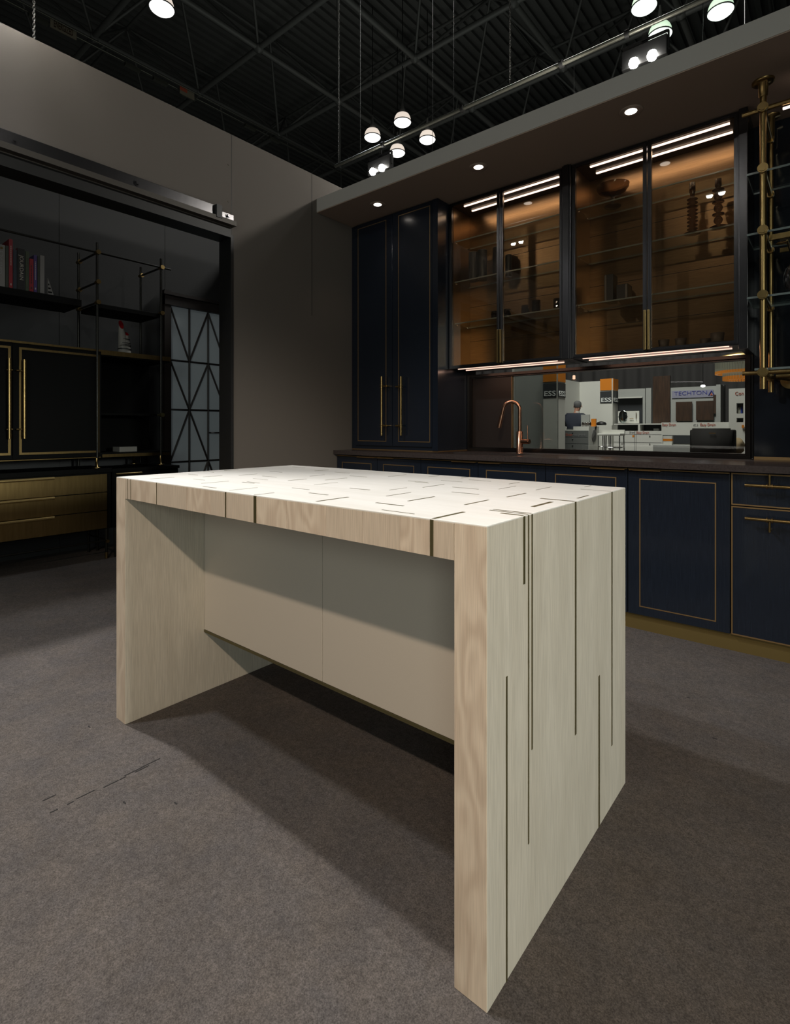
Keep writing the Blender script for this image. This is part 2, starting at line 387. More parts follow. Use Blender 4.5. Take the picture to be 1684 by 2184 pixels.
# kitchen back wall with the pass-through window
BY = 3.70
X0, XC, X1 = -3.2, -2.294, -.398
s = MB().box(WX, XC-.01, BY, BY+.12, 0, 2.83).box(XC-.01, X1+.02, BY, BY+.12, 0, .925).box(XC-.01, X1+.02, BY, BY+.12, 1.575, 2.83).box(X1+.02, 2.0, BY, BY+.12, 0, 2.83)
struct(s, 'wall_back', M['black'])

# dark room behind the opening
RXW = -5.34
s = MB().box(RXW-.1, RXW, -3, 3.75, 0, 3.3)
dr = struct(s, 'wall_dark_room', M['black'])
s = MB()
for px in (127, 352): p = at(px, 500, X=RXW); s.box(RXW, RXW+.0012, p.y-.002, p.y+.002, 0, 3.3)
s.build('panel_joint', M['jet'], dr)
s = MB().box(RXW, WX-.13, 3.65, 3.75, 0, 3.3)
struct(s, 'wall_dark_room_side', M['black'])

# far hall: back drapes, roof deck, space frame
s = MB(); n = 260
for i in range(n):
    x = -14+i*.075; y = 16.2+.07*math.sin(i*1.1)+.05*math.sin(i*.37)
    s.v += [Vector((x, y, 0)), Vector((x, y, 5.2))]
for i in range(n-1): s.f.append([2*i, 2*i+2, 2*i+3, 2*i+1]); s.mi.append(0); s.sm.append(True)
o = s.build('drape_curtain', M['curtain']); tag(o, 'charcoal pipe and drape curtain hanging behind the far booths', 'curtain')
SPC, XB, YB = 3.045, -15.2, 5.75
s = MB(); x = -25.
while x < 7:
    s.box(x, x+.14, -3, 34, 13.75, 13.86); s.box(x+.14, x+.30, -3, 34, 13.86, 13.88); x += .30
struct(s, 'ceiling', M['deck'])
s = MB()
def bot(i, j): return Vector((XB+SPC*i, YB+SPC*j, 11.5))
def topn(i, j): return Vector((XB+SPC*(i+.5), YB+SPC*(j+.5), 13.35))
for i in range(-3, 8):
    for j in range(-3, 9):
        if i < 7: s.tube([bot(i, j), bot(i+1, j)], .075, 8)
        if j < 8: s.tube([bot(i, j), bot(i, j+1)], .075, 8)
        if i < 7: s.tube([topn(i, j), topn(i+1, j)], .05, 6)
        if j < 8: s.tube([topn(i, j), topn(i, j+1)], .05, 6)
        for a, b in ((0, 0), (-1, 0), (0, -1), (-1, -1)): s.tube([bot(i, j), topn(i+a, j+b)], .04, 6)
        s.lathe(bot(i, j)-Vector((0, 0, .13)), [(0, 0), (.12, .06), (.14, .13), (.12, .2), (0, .26)], 10)
fr = struct(s, 'ceiling.002', M['truss'], 'charcoal steel space frame of chords and diagonals under the black roof deck')
s = MB().tube([(XB-.1, -3, 11.36), (XB-.1, 30, 11.36)], .022, 6).tube([(XB+.12, -3, 11.36), (XB+.12, 30, 11.36)], .018, 6)
for y in (4.3, 6.6, 7.4, 8.3, 10.5, 11.5): s.box(XB-.14, XB-.02, y, y+.42, 11.25, 11.33)
tag(s.build('conduit', M['pipe']), 'thin conduits and trunking running along the left roof chord', 'conduit')
s = MB()                                           # the round air ducts
s.tube([(-16, 17.6, 10.6), (8, 17.6, 10.6)], .42, 20)
tag(s.build('air_duct', M['truss']), 'long round dark air duct high behind the soffit', 'duct')
s = MB().tube([(-16, 21.2, 10.5), (8, 21.2, 10.5)], .5, 20)
tag(s.build('air_duct', M['truss']), 'second, farther round dark air duct above the drapes', 'duct')
# sign under the roof chord
a = at(107, 42, X=XB); b = at(163, 66, X=XB)
t = thing('warning_sign', (XB, a.y, a.z-.2), 'faded cream sign reading ENERGIZED under the roof chord', 'sign')
MB().box(XB-.01, XB+.01, a.y, b.y, 11.2, 11.47).build('sign_board', M['signy'], t)
text('lettering', 'ENERGIZED', .24, (XB+.012, a.y+.08, 11.25), (0, 1, 0), (0, 0, 1), M['walnut'], t, .002, (b.y-a.y)-.16, .004)
a = at(383, 183, X=XB); b = at(414, 200, X=XB)
t = thing('warning_sign', (XB, a.y, 11.2), 'small red and cream sign under the roof chord, right of the long one', 'sign')
MB().box(XB-.01, XB+.01, a.y, b.y, 11.2, 11.42).build('sign_board', M['signy'], t)
MB().box(XB+.01, XB+.013, a.y, (a.y+b.y)/2, 11.3, 11.42).build('red_band', M['redtxt'], t)

# ------------------------------------------------------------------ high bay lamps
def bay(x, y, z, green, label, ring=False):
    t = thing('pendant_lamp', (x, y, z), label, 'pendant lamp', 'high bay lamps under the roof')
    g = 'shade_g' if green else 'shade'
    s = MB(); R = .25
    prof = [(R*.98, .045), (R*.96, .09), (R*.91, .15), (R*.83, .205), (R*.73, .245), (R*.56, .262), (R*.30, .268)]
    s.lathe((x, y, z), prof, 28); s.build('lamp_shade', M[g], t)
    s = MB().lathe((x, y, z), [(0, -.065), (R*.45, -.052), (R*.75, -.02), (R*.92, .015), (R*.97, .035)], 28); s.build('diffuser', M['bay_g' if green else 'bay'], t)
    MB().lathe((x, y, z), [(R*.985, .035), (R*1.03, .035), (R*1.03, .055), (R*.985, .055)], 28).build('rim', M['jet'], t)
    MB().lathe((x, y, z), [(.07, .268), (.085, .28), (.085, .38), (.05, .45), (.02, .70)], 16).build('ballast_housing', M['truss'], t)
    MB().tube([(x, y, z+.7), (x, y, 13.76)], .012, 6).build('suspension_cable', M['jet'], t)
LAB = {(794, 302): ('left lamp of the cluster of four white pendants', 0), (858, 270): ('top lamp of the cluster of four white pendants', 0),
       (911, 307): ('right lamp of the cluster of four white pendants', 0), (847, 335): ('bottom lamp of the cluster of four white pendants', 0),
       (1373, 25): ('greenish pendant lamp cut by the top edge above the pipe', 1), (1536, 35): ('greenish pendant lamp farthest right, close above the soffit', 1),
       (1407, 85): ('greenish pendant lamp partly hidden behind the right floodlight', 1), (345, 28): ('lone warm white pendant lamp over the left wall', 0)}
for (px, py), (lb, g) in LAB.items():
    p = at(px, py-6, Z=9.8); bay(p.x, p.y, 9.8, g, lb)

# ------------------------------------------------------------------ lighting pipe, chains and floodlights
PY, PZ = 3.45, 3.545
s = MB().tube([(-3.59, PY, PZ), (1.2, PY, PZ)], .0145, 12)
t = tag(s.build('lighting_pipe', M['pipe']), 'long galvanised pipe hung on chains above the soffit', 'pipe')
for x in (-3.0, -2.2, -1.42, -1.0): MB().tube([(x-.012, PY, PZ), (x+.012, PY, PZ)], .026, 10).build('clamp', M['jet'], t)
def chain(x, y, z0, z1, label, q_=1.):
    s = MB(); z = z0; k = 0
    while z < z1:
        L, R = .034*q_, .008*q_
        pts = []
        for q in range(10):
            a = 2*PI*q/10; dx = R*math.cos(a); dz = R*math.sin(a)+(L/2-R if math.sin(a) > 0 else -(L/2-R))
            pts.append((x+(dx if k % 2 else 0), y+(0 if k % 2 else dx), z+dz))
        s.tube(pts+[pts[0], pts[1]], .0026*q_, 5, cap=False); z += L*.74; k += 1
    tag(s.build('hanging_chain', M['chain']), label, 'chain', 'chains hanging from the roof')
chain(-3.545, PY, PZ, 5.3, 'chain holding the left end of the lighting pipe', .8)
chain(-1.80, PY, PZ, 5.2, 'chain meeting the lighting pipe near its middle', .8)
chain(-3.27, .945, 3.0, 3.9, 'chain behind the top of the left wall', .6)
def rodx(px, py0, py1, Y, lab):
    a = at(px, py0, Y=Y); b = at(px, py1, Y=Y)
    tag(MB().tube([a, b], .0022*Y/4, 6).build('drop_cable', M['jet']), lab, 'cable', 'thin cables dropping from the roof')
rodx(768, 328, -20, 5.2, 'thin cable left of the pendant cluster'); rodx(922, 323, -20, 5.2, 'thin cable right of the pendant cluster')
rodx(967, 303, -20, 5.2, 'thin cable between pendant cluster and middle chain')

def floodlight(x, y, z, dirn, label, wide=.26, heads=2):
    t = thing('floodlight', (x, y, z), label, 'floodlight', 'floodlights clamped along the pipes')
    s = MB().bbox(x-wide/2, x+wide/2, y+.02, y+.07, z-.015, z+.105, .006)
    for k in range(9): s.box(x-wide/2+.01+k*(wide-.02)/9, x-wide/2+.016+k*(wide-.02)/9, y+.07, y+.09, z, z+.10)
    s.build('housing', M['jet'], t)
    s = MB().box(x-.015, x+.015, y+.04, y+.05, z+.1, z+.175).box(x-wide/2-.008, x-wide/2, y+.03, y+.05, z+.02, z+.13).box(x+wide/2, x+wide/2+.008, y+.03, y+.05, z+.02, z+.13).box(x-wide/2, x+wide/2, y+.03, y+.05, z+.125, z+.133)
    s.build('bracket', M['jet'], t)
    for k in (0, 1):
        cx = x+(-.25+.5*k)*wide*.8
        MB().lathe((cx, y+.005, z-.005), [(0, -.030), (.022, -.022), (.030, 0), (.022, .022), (0, .030)], 16).build('bulb', M['flood' if y > 2 else 'flood_front'], t)
    return t
floodlight(-3.055, PY-.02, 3.345, 1, 'floodlight with two bright heads above the soffit, left group')
floodlight(-.905, PY-.02, 3.345, 1, 'floodlight with two bright heads above the soffit, right group')
floodlight(-3.05, .79, 3.42, 1, 'floodlight seen mirrored in the left display cabinet')
floodlight(-.92, .79, 3.42, 1, 'floodlight seen mirrored in the right display cabinet')
tag(MB().tube([(-3.6, .83, 3.63), (1.2, .83, 3.63)], .017, 10).build('lighting_pipe', M['pipe']), 'galvanised pipe over the front of the booth', 'pipe')

# recessed downlights
for k, (px, py, w) in enumerate(((805, 436, 'beside the left wall'), (1020, 356, 'above the left display cabinet'), (1345, 237, 'above the right display cabinet'))):
    p = at(px, py, Z=2.83)
    t = thing('downlight', (p.x, p.y, 2.82), 'small round recessed downlight in the soffit '+w, 'downlight', 'downlights recessed in the soffit')
    s = MB().lathe((p.x, p.y, 2.8295), [(.034, -.002), (.058, -.005), (.062, 0), (.034, 0)], 28); s.build('trim_ring', M['soffit_under'], t)
    MB().lathe((p.x, p.y, 2.8295), [(0, -.004), (.022, -.005), (.034, -.001)], 24).build('lens', M['down'], t)
    lamp('downlight_lamp', 'SPOT', (p.x, p.y, 2.815), 2.2, (1, .78, .62), .03, (p.x, p.y, 0), 95, .7)

# ================================================================== KITCHEN ISLAND
IX0, IX1, IY0, IY1, IH = -2.116, -.508, .883, 1.735, .92
LT, TT = .074, .0765
isl = thing('kitchen_island', ((IX0+IX1)/2, (IY0+IY1)/2, 0), 'bleached oak waterfall island with brass inlays on the carpet', 'kitchen island')
def rot_box(s, *a): s.bbox(*a, b=.0012)
s = MB(); rot_box(s, IX0, IX0+LT, IY0, IY1, 0, IH-.0015); lg = s.build('leg', M['oak'], isl)
MB().box(IX0+.001, IX0+LT-.001, IY0-.0006, IY0+.002, .001, IH-.003).build('edge_band', M['oak_edge'], lg)
s = MB(); rot_box(s, IX1-LT, IX1, IY0, IY1, 0, IH-.0015); rg = s.build('leg', M['oak'], isl)
MB().box(IX1-LT+.001, IX1-.001, IY0-.0006, IY0+.002, .001, IH-.003).build('edge_band', M['oak_edge'], rg)
s = MB().box(IX0+LT, IX1-LT, IY0+.001, IY1-.001, IH-TT, IH-.003).build('tabletop_core', M['oak'], isl)
top = MB().bbox(IX0, IX1, IY0, IY1, IH-.004, IH, .0012).build('tabletop', M['oak_top'], isl)
# front fascia in planks of slightly different oak
fx = [IX0+LT, -2.0205, -1.994, -1.7985, -1.60, -1.46, -1.379, -1.236, -1.10, -.95, -.83, -.72, -.636, IX1-LT]
s = MB()
for k, (a, b) in enumerate(zip(fx[:-1], fx[1:])): s.box(a+.0003, b-.0003, IY0-.0006, IY0+.002, IH-TT, IH-.004, 0 if k in (2, 4, 7, 8, 11) else 1)
fa = s.build('fascia', [M['oak_edge'], M['oak_edge_plain']], isl)
s = MB()
for x, w in ((-2.0215, .002), (-1.995, .002), (-1.7985, .003), (-1.3785, .0055), (-1.2355, .0125), (-.6362, .0085)):
    MB().box(x-w/2, x+w/2, IY0-.0012, IY0+.001, IH-TT, IH-.002).build('brass_inlay', M['brass_dk'], fa)
INL = [('X', -1.771, 1.025, .075), ('X', -1.514, .912, .075), ('Y', -1.929, .969, .091), ('Y', -1.639, 1.009, .104), ('Y', -1.39, .952, .1), ('Y', -1.242, .918, .068), ('X', -1.539, 1.072, .068), ('X', -1.536, 1.09, .07), ('X', -1.613, 1.175, .087), ('X', -1.672, 1.259, .086), ('Y', -1.811, 1.261, .085), ('X', -1.838, 1.418, .083), ('X', -1.968, 1.652, .092), ('Y', -1.57, 1.412, .077), ('Y', -1.493, 1.248, .084), ('Y', -1.406, 1.357, .11), ('Y', -1.315, 1.222, .107), ('X', -1.261, 1.066, .079), ('X', -1.123, 1.014, .078), ('Y', -1.01, .962, .113), ('X', -1.59, 1.568, .088), ('X', -1.418, 1.485, .091), ('X', -1.117, 1.176, .083), ('Y', -1.323, 1.607, .111), ('Y', -1.03, 1.255, .083), ('Y', -.945, 1.154, .108), ('X', -.836, .985, .087), ('X', -.746, .907, .092), ('X', -2.06, 1.235, .085), ('Y', -2.066, 1.351, .073), ('Y', -1.856, 1.131, .082), ('X', -1.12, 1.471, .083), ('X', -1.09, 1.454, .06), ('Y', -.997, 1.394, .116), ('Y', -.837, 1.116, .114), ('Y', -.691, 1.151, .113), ('X', -1.038, 1.558, .088), ('X', -.884, 1.403, .094), ('X', -.815, 1.293, .09), ('X', -.975, 1.643, .089), ('Y', -.791, 1.501, .111), ('Y', -.838, 1.638, .073), ('Y', -.682, 1.346, .112), ('Y', -.551, 1.223, .109), ('Y', -.694, 1.551, .112), ('X', -.5555, 1.322, .091), ('Y', -.527, 1.426, .08), ('Y', -.611, 1.696, .056), ('X', -.555, 1.604, .09), ('Y', -.6335, .942, .116), ('X', -.5365, 1.037, .053), ('X', -.556, 1.059, .093), ('X', -.556, 1.0745, .093), ('Y', -1.077, 1.707, .05), ('Y', -1.75, 1.60, .08), ('X', -1.98, 1.12, .07), ('Y', -1.20, 1.68, .07)]
WID = {8: .003, 19: .0075, 45: .009, 43: .009}
s = MB()
for k, (ax, x, y, l) in enumerate(INL):
    w = (.0025, .004, .0055, .0035)[k % 4]; w = {19: .0075, 49: .0085, 45: .010, 43: .010, 26: .007, 34: .006, 35: .006, 50: .009, 51: .006, 52: .006}.get(k, w)
    s = MB()
    if ax == 'X': s.box(x-l/2, min(x+l/2, IX1+.0004), y-w/2, y+w/2, IH-.001, IH+.0004)
    else: s.box(x-w/2, x+w/2, max(y-l/2, IY0-.0004), min(y+l/2, IY1), IH-.001, IH+.0004)
    s.build('brass_inlay', M['brass_dk'], top)
s = MB()
for y, w, z0, z1 in ((1.037, .0085, .776, IH), (1.0575, .005, .216, IH), (1.0745, .0055, .41, IH), (1.3235, .0095, .332, IH), (1.6045, .0085, .176, IH), (.9595, .006, 0, .61), (1.4955, .0105, 0, .42)):
    MB().box(IX1-.001, IX1+.0008, y-w/2, y+w/2, z0, z1-.001).build('brass_inlay', M['brass_dk'], rg)
# hanging body under the top
PZ0, PYF = .262, 1.206
s = MB().box(IX0+LT, IX1-LT, PYF+.018, IY1-.02, PZ0+.004, IH-TT); s.build('cabinet_body', M['oak'], isl)
for a, b in ((IX0+LT+.002, -1.3182), (-1.3152, IX1-LT-.002)):
    MB().bbox(a, b, PYF, PYF+.017, PZ0, IH-TT-.001, .0012).build('back_panel', M['lacquer'], isl)
MB().box(IX0+LT+.001, IX1-LT-.001, PYF-.003, PYF+.03, PZ0-.010, PZ0-.0005).build('edge_trim', M['brass_dk'], isl)

# ================================================================== BASE CABINETS
KY = 3.09
XS = [-3.195, -2.748, -2.325, -1.847, -1.372, -.893, -.408]
WH = ['at the left wall', 'second from the left wall', 'third from the left wall', 'under the faucet', 'half hidden behind the right end of the island', 'right of the island, full door in view']
for i in range(6):
    a, b = XS[i], XS[i+1]
    t = thing('base_cabinet', ((a+b)/2, 3.35, 0), 'navy lacquer base cabinet '+WH[i], 'base cabinet', 'navy base cabinets')
    MB().box(a+.0008, b-.0008, KY+.02, 3.66, .085, .70 if i in (2, 3) else .893).build('cabinet_body', M['navy'], t)
    d = MB().bbox(a+.002, b-.002, KY, KY+.0195, .087, .878, .0015).build('door', M['navy'], t)
    MB().frame(a+.061, b-.061, .132, .832, KY-.0015, KY+.001, .0055).build('trim_inlay', M['brass_tr'], d)
    MB().box(a+.003, b-.003, KY-.001, KY+.012, .8795, .8855).build('top_trim', M['brass_tr'], d)
    hx = (b-.20, b-.012) if i % 2 == 0 and i < 5 else (a+.012, a+.17)
    MB().box(hx[0], hx[1], KY-.022, KY+.002, .876, .8805).build('handle', M['brass_tr'], d)
a, b = XS[6], .47
t = thing('base_cabinet', ((a+b)/2, 3.35, 0), 'navy drawer cabinet with brass bar handles at the right edge', 'base cabinet', 'navy base cabinets')
MB().box(a+.0008, b, KY+.02, 3.66, .085, .893).build('cabinet_body', M['navy'], t)
for z0, z1, hz, up in ((.728, .886, .832, 1), (.087, .722, .672, -1)):
    d = MB().bbox(a+.004, b-.002, KY, KY+.0195, z0, z1, .0015).build('drawer', M['navy'], t)
    MB().frame(a+.004, b-.002, z0, z1, KY-.002, KY+.001, .006).build('trim_inlay', M['brass_tr'], d)
    h = MB().tube([(a+.065, KY-.04, hz), (b-.065, KY-.04, hz)], .0078, 14)
    for xx in (a+.163, b-.163):
        h.tube([(xx-.012, KY-.04, hz), (xx-.008, KY-.04, hz)], .0135, 14); h.tube([(xx+.008, KY-.04, hz), (xx+.012, KY-.04, hz)], .0135, 14)
        h.tube([(xx, KY-.04, hz), (xx, KY-.04, hz+up*.056)], .0052, 12)
        h.tube([(xx, KY-.044, hz+up*.050), (xx, KY+.001, hz+up*.050)], .0045, 12)
    h.build('handle', M['brass'], d)
s = MB().box(-3.195, .47, KY+.02, KY+.032, 0, .084)
tag(s.build('plinth', M['kick']), 'satin brass toe kick board under the navy base cabinets', 'plinth')

CZ = .927
SX0, SX1, SY0, SY1 = -2.28, -1.62, 3.14, 3.44      # sink cut-out
s = MB().box(-3.197, SX0, 3.05, 3.698, CZ-.033, CZ).box(SX1, .47, 3.05, 3.698, CZ-.033, CZ).box(SX0, SX1, 3.05, SY0, CZ-.033, CZ).box(SX0, SX1, SY1, 3.698, CZ-.033, CZ)
tag(s.build('countertop', M['counter']), 'dark brown stone worktop along the kitchen wall', 'countertop')
s = MB().box(SX0, SX1, SY0, SY1, CZ-.20, CZ-.195).box(SX0-.004, SX0, SY0, SY1, CZ-.20, CZ-.034).box(SX1, SX1+.004, SY0, SY1, CZ-.20, CZ-.034).box(SX0, SX1, SY0-.004, SY0, CZ-.20, CZ-.034).box(SX0, SX1, SY1, SY1+.004, CZ-.20, CZ-.034)
tag(s.build('kitchen_sink', M['bronze']), 'dark undermount sink sunk in the worktop before the faucet', 'sink')

# faucet (swan neck, copper)
fb = at(1108, 945, Y=3.53); fxx, fyy = fb.x, 3.53
t = thing('faucet', (fxx, fyy, CZ), 'copper swan neck pull-down faucet on the dark worktop', 'faucet')
MB().lathe((fxx, fyy, CZ), [(.0275, 0), (.0275, .004), (.0235, .006), (.0235, .155), (.022, .158), (.013, .158)], 28).build('body', M['copper'], t)
R = .060; zt = CZ+.158; pts = [(fxx, fyy, zt-.01), (fxx, fyy, zt+.13)]
zc = zt+.155; dvx, dvy = -.97, -.25
for k in range(0, 15):
    a = PI*k/15*1.03; pts.append((fxx+dvx*(R-R*math.cos(a)), fyy+dvy*(R-R*math.cos(a)), zc+R*math.sin(a)))
e = Vector(pts[-1]); dr_ = (e-Vector(pts[-2])).normalized(); pts.append(tuple(e+dr_*.04))
MB().tube(pts, .0125, 18).build('spout', M['copper'], t)
e2 = e+dr_*.042; s = MB().tube([e2, e2+dr_*.055, e2+dr_*.098], [.0145, .0155, .0150], 18); s.build('spray_head', M['copper'], t)
s = MB().tube([(fxx+.01, fyy, CZ+.085), (fxx+.078, fyy-.012, CZ+.085)], .0185, 18).tube([(fxx+.076, fyy-.012, CZ+.085), (fxx+.082, fyy-.013, CZ+.085)], .0165, 18)
s.tube([(fxx+.066, fyy-.01, CZ+.10), (fxx+.064, fyy-.01, CZ+.20)], .0042, 10); s.build('handle', M['copper'], t)

# ================================================================== TALL CABINET
TY = 3.27
t = thing('tall_cabinet', ((X0+XC)/2, 3.45, CZ), 'tall navy cabinet with two brass-lined doors on the worktop', 'cabinet')
MB().box(X0+.003, XC, TY+.022, 3.69, CZ+.01, 2.826).build('cabinet_body', M['navy'], t)
MB().box(X0+.003, XC, TY, TY+.021, CZ+.01, 2.826).box(XC-.05, XC+.001, TY-.012, TY+.02, CZ+.01, 2.826).build('front_frame', M['navy'], t)
MB().box(X0+.01, XC, TY-.004, 3.68, CZ+.0015, CZ+.0095).build('base_trim', M['brass_tr'], t)
for k, (a, b, fa_, fb_, hxp, sg) in enumerate(((X0+.06, -2.735, -3.114, -2.798, 813, 1), (-2.731, XC-.053, -2.672, -2.362, 854.5, -1))):
    d = MB().bbox(a, b, TY-.014, TY-.0005, .965, 2.822, .0015).build('door', M['navy'], t)
    MB().frame(fa_, fb_, 1.0, 2.79, TY-.0155, TY-.013, .006).build('trim_inlay', M['brass_tr'], d)
    hx = at(hxp, 900, Y=TY-.055).x; z0, z1 = at(hxp, 929, Y=TY-.055).z, at(hxp, 803, Y=TY-.055).z
    h = MB().tube([(hx, TY-.055, z0), (hx, TY-.055, z1)], .0092, 16)
    for py in (908, 824):
        z = at(hxp, py, Y=TY-.055).z
        for dz in (-.011, .007): h.tube([(hx, TY-.055, z+dz), (hx, TY-.055, z+dz+.004)], .0155, 16)
        h.tube([(hx, TY-.055, z), (hx+sg*.055, TY-.055, z)], .0068, 12); h.tube([(hx+sg*.052, TY-.058, z), (hx+sg*.052, TY-.010, z)], .006, 12)
    h.build('handle', M['brass'], d)

# ================================================================== DISPLAY CABINETS
UY, UZ0, UZ1, UB = 3.405, 1.562, 2.826, 3.69
SHZ = (2.543, 2.232, 1.912)
def display(a, b, mid, label):
    t = thing('display_cabinet', ((a+b)/2, 3.55, UZ0), label, 'display cabinet', 'glass front display cabinets over the worktop')
    s = MB().box(a, a+.018, UY+.022, UB, UZ0, UZ1).box(b-.018, b, UY+.022, UB, UZ0, UZ1).box(a+.018, b-.018, UY+.022, UB, UZ0, UZ0+.02).box(a+.018, b-.018, UY+.022, UB, UZ1-.02, UZ1)
    s.build('case', M['bronze'], t)
    bk = MB().box(a+.018, b-.018, UB-.012, UB-.002, UZ0+.02, UZ1-.02).build('back_panel', M['copper_back'], t)
    s = MB()
    for z in (1.80, 2.075, 2.42): s.box(a+.018, b-.018, UB-.0128, UB-.0118, z, z+.003)
    s.build('panel_joint', M['jet'], bk)
    MB().box(a+.0182, a+.0205, UY+.03, UB-.013, UZ0+.021, UZ1-.021).build('side_panel', M['copper_back'], t)
    for z in SHZ:
        sh = MB().box(a+.022, b-.020, UY+.050, UB-.03, z-.004, z+.004).build('shelf', M['shelf'], t)
        s = MB().box(a+.022, b-.020, UY+.044, UY+.0498, z-.004, z+.004); s.box(a+.022, b-.020, UB-.0298, UB-.027, z-.004, z+.004)
        s.build('polished_edge', M['shelf_edge'], sh)
        s = MB()
        for xx in (a+.024, b-.024):
            for yy in (UY+.07, UB-.06): s.tube([(xx-.004, yy, z-.009), (xx+.004, yy, z-.009)], .005, 8)
        s.build('shelf_pin', M['chrome'], sh)
    for a2, b2, hs in ((a, mid-.001, 1), (mid+.001, b, -1)):
        d = MB().frame(a2+.001, b2-.001, UZ0+.001, UZ1-.002, UY, UY+.021, .022)
        d.frame(a2+.007, b2-.007, UZ0+.007, UZ1-.008, UY-.004, UY, .005)
        d = d.build('door', M['steel'], t)
        MB().box(a2+.022, b2-.022, UY+.008, UY+.010, UZ0+.022, UZ1-.023).build('glass_pane', M['pane'], d)
        hx = (b2-.016) if hs > 0 else (a2+.002)
        hz = .235 if hs else 0
        MB().bbox(hx, hx+.014, UY-.020, UY-.005, UZ0+.012, UZ0+.25, .002).build('handle', M['brass'], d)
    x0, x1 = a+.10, b-.05
    for y in (3.462, 3.575):
        l = MB().box(x0, x1, y-.0068, y+.0068, UZ1-.0285, UZ1-.021).build('led_strip', M['led'], t)
        MB().box(x0-.006, x1+.006, y-.011, y+.011, UZ1-.0215, UZ1-.0202).build('channel', M['steel'], l)
        MB().box(a+.06, b-.05, y-.026, y-.020, UZ0-.0060, UZ0-.0003).build('led_strip', M['led_dim'], t)
    lamp('cabinet_lamp', 'AREA', ((x0+x1)/2, 3.52, UZ1-.032), .60, (1, .74, .52), x1-x0, ((x0+x1)/2, 3.52, 0), size_y=.05)
    lamp('under_cabinet_lamp', 'AREA', ((x0+x1)/2, 3.48, UZ0-.008), 1.3, (1, .60, .42), x1-x0, ((x0+x1)/2, 3.48, 0), size_y=.04)
    return t
display(XC+.004, -1.392, -1.857, 'left display cabinet with smoked glass doors, holding dark cylinders')
display(-1.332, X1-.012, -.874, 'right display cabinet with smoked glass doors, holding candlesticks and cups')
s = MB().bbox(-1.3915, -1.3325, UY-.016, UB, UZ0-.004, UZ1, .003).box(-1.378, -1.346, UY-.022, UY-.016, UZ0, UZ1)
tag(s.build('cabinet_divider', M['steel']), 'fluted gunmetal post between the two display cabinets', 'post')
s = MB().bbox(X1-.0115, X1+.03, UY-.016, UB, UZ0-.03, UZ1, .003)
tag(s.build('cabinet_end_post', M['steel']), 'gunmetal post at the right end of the display cabinets', 'post')
s = MB().box(XC+.002, X1+.03, UY+.02, UB, UZ0-.022, UZ0-.0055)
# (underside rail sits behind the led strips)
s = MB().box(XC+.002, X1-.012, UY-.012, UY-.002, UZ0-.005, UZ0-.0005)
tag(s.build('light_rail', M['bronze']), 'dark bronze rail along the bottom of the display cabinets', 'rail')

# pass-through window
t = thing('window_1', ((XC+X1)/2, BY, CZ), None, None); t['kind'] = 'structure'; t['label'] = 'dark framed pass-through window over the worktop looking into the hall'
WX0, WX1, WZ0, WZ1 = XC+.004, X1+.012, CZ+.002, UZ0-.028
s = MB().frame(WX0, WX1, WZ0, WZ1, BY-.035, BY+.11, .020).frame(WX0+.02, WX1-.02, WZ0+.02, WZ1-.02, BY-.015, BY+.05, .008); s.build('frame', M['bronze'], t)
wp = at(1090, 900, Y=BY).x
MB().box(WX0+.028, wp, BY+.0, BY+.03, WZ0+.028, WZ1-.028).build('slide_panel', M['dkwood'], t)
MB().box(wp, wp+.004, BY+.0, BY+.03, WZ0+.028, WZ1-.028).build('panel_edge', M['brass_tr'], t)
MB().box(wp+.004, WX1-.028, BY+.012, BY+.017, WZ0+.028, WZ1-.028).build('glass_pane', M['clear'], t)

# ================================================================== RIGHT MARBLE PANEL AND BRASS RACK
s = MB().box(X1+.031, .47, 3.66, 3.699, CZ+.018, 2.829)
tag(s.build('marble_panel', M['marble']), 'glossy black marble wall panel behind the brass rack', 'wall panel')
s = MB().box(X1+.031, .47, 3.655, 3.699, CZ+.0005, CZ+.0175)
tag(s.build('panel_foot', M['brass_tr']), 'brass strip along the foot of the black marble panel', 'trim')
fy, by_ = 3.2, 3.587; rx = -.283
rk = thing('brass_rack', (rx, fy, 2.83), 'brass rod rack with glass shelves hanging from the soffit', 'rack')
def rod(name, a, b, r, par=rk, n=18, m='brass'): return MB().tube([a, b], r, n).build(name, M[m], par)
for x in (rx, .33):
    s = MB().lathe((x, fy, 2.8295), [(.048, 0), (.048, -.008), (.040, -.011), (.021, -.012), (.019, -.075), (.0150, -.078)], 28); s.build('ceiling_flange', M['brass'], rk)
    rod('post', (x, fy, 1.30), (x, fy, 2.80), .0150)
    s = MB().lathe((x, by_, 2.8295), [(.044, 0), (.044, -.008), (.019, -.011), (.018, -.12), (.0135, -.122)], 24); s.build('ceiling_flange', M['brass'], rk)
    rod('post', (x, by_, 1.305), (x, by_, 2.80), .0135)
    for z in (2.69, 2.39, 2.085, 1.765, 1.383):
        c = MB().tube([(x, fy-.012, z), (x, by_, z)], .0115, 14)
        c.tube([(x, fy-.030, z), (x, fy-.016, z)], .023, 22).tube([(x, fy-.034, z), (x, fy-.030, z)], .017, 22)
        c.tube([(x, by_-.034, z), (x, by_-.016, z)], .019, 18); c.build('connector', M['brass'], rk)
rod('top_rail', (-.372, fy, 2.69), (.45, fy, 2.69), .0115); rod('bottom_rail', (-.37, fy+.0, 1.383), (.45, fy+.0, 1.383), .0105)
rod('bottom_rail', (-.25, by_-.12, 1.383), (.45, by_-.12, 1.383), .0125)
w = MB().tube([(-.20, by_-.0, 1.37), (-.20, 3.66, 1.37)], .013, 14).tube([(-.20, 3.645, 1.37), (-.20, 3.659, 1.37)], .045, 26).tube([(-.20, by_+.005, 1.37), (rx, by_-.10, 1.383)], .008, 10); w.build('wall_flange', M['brass'], rk)
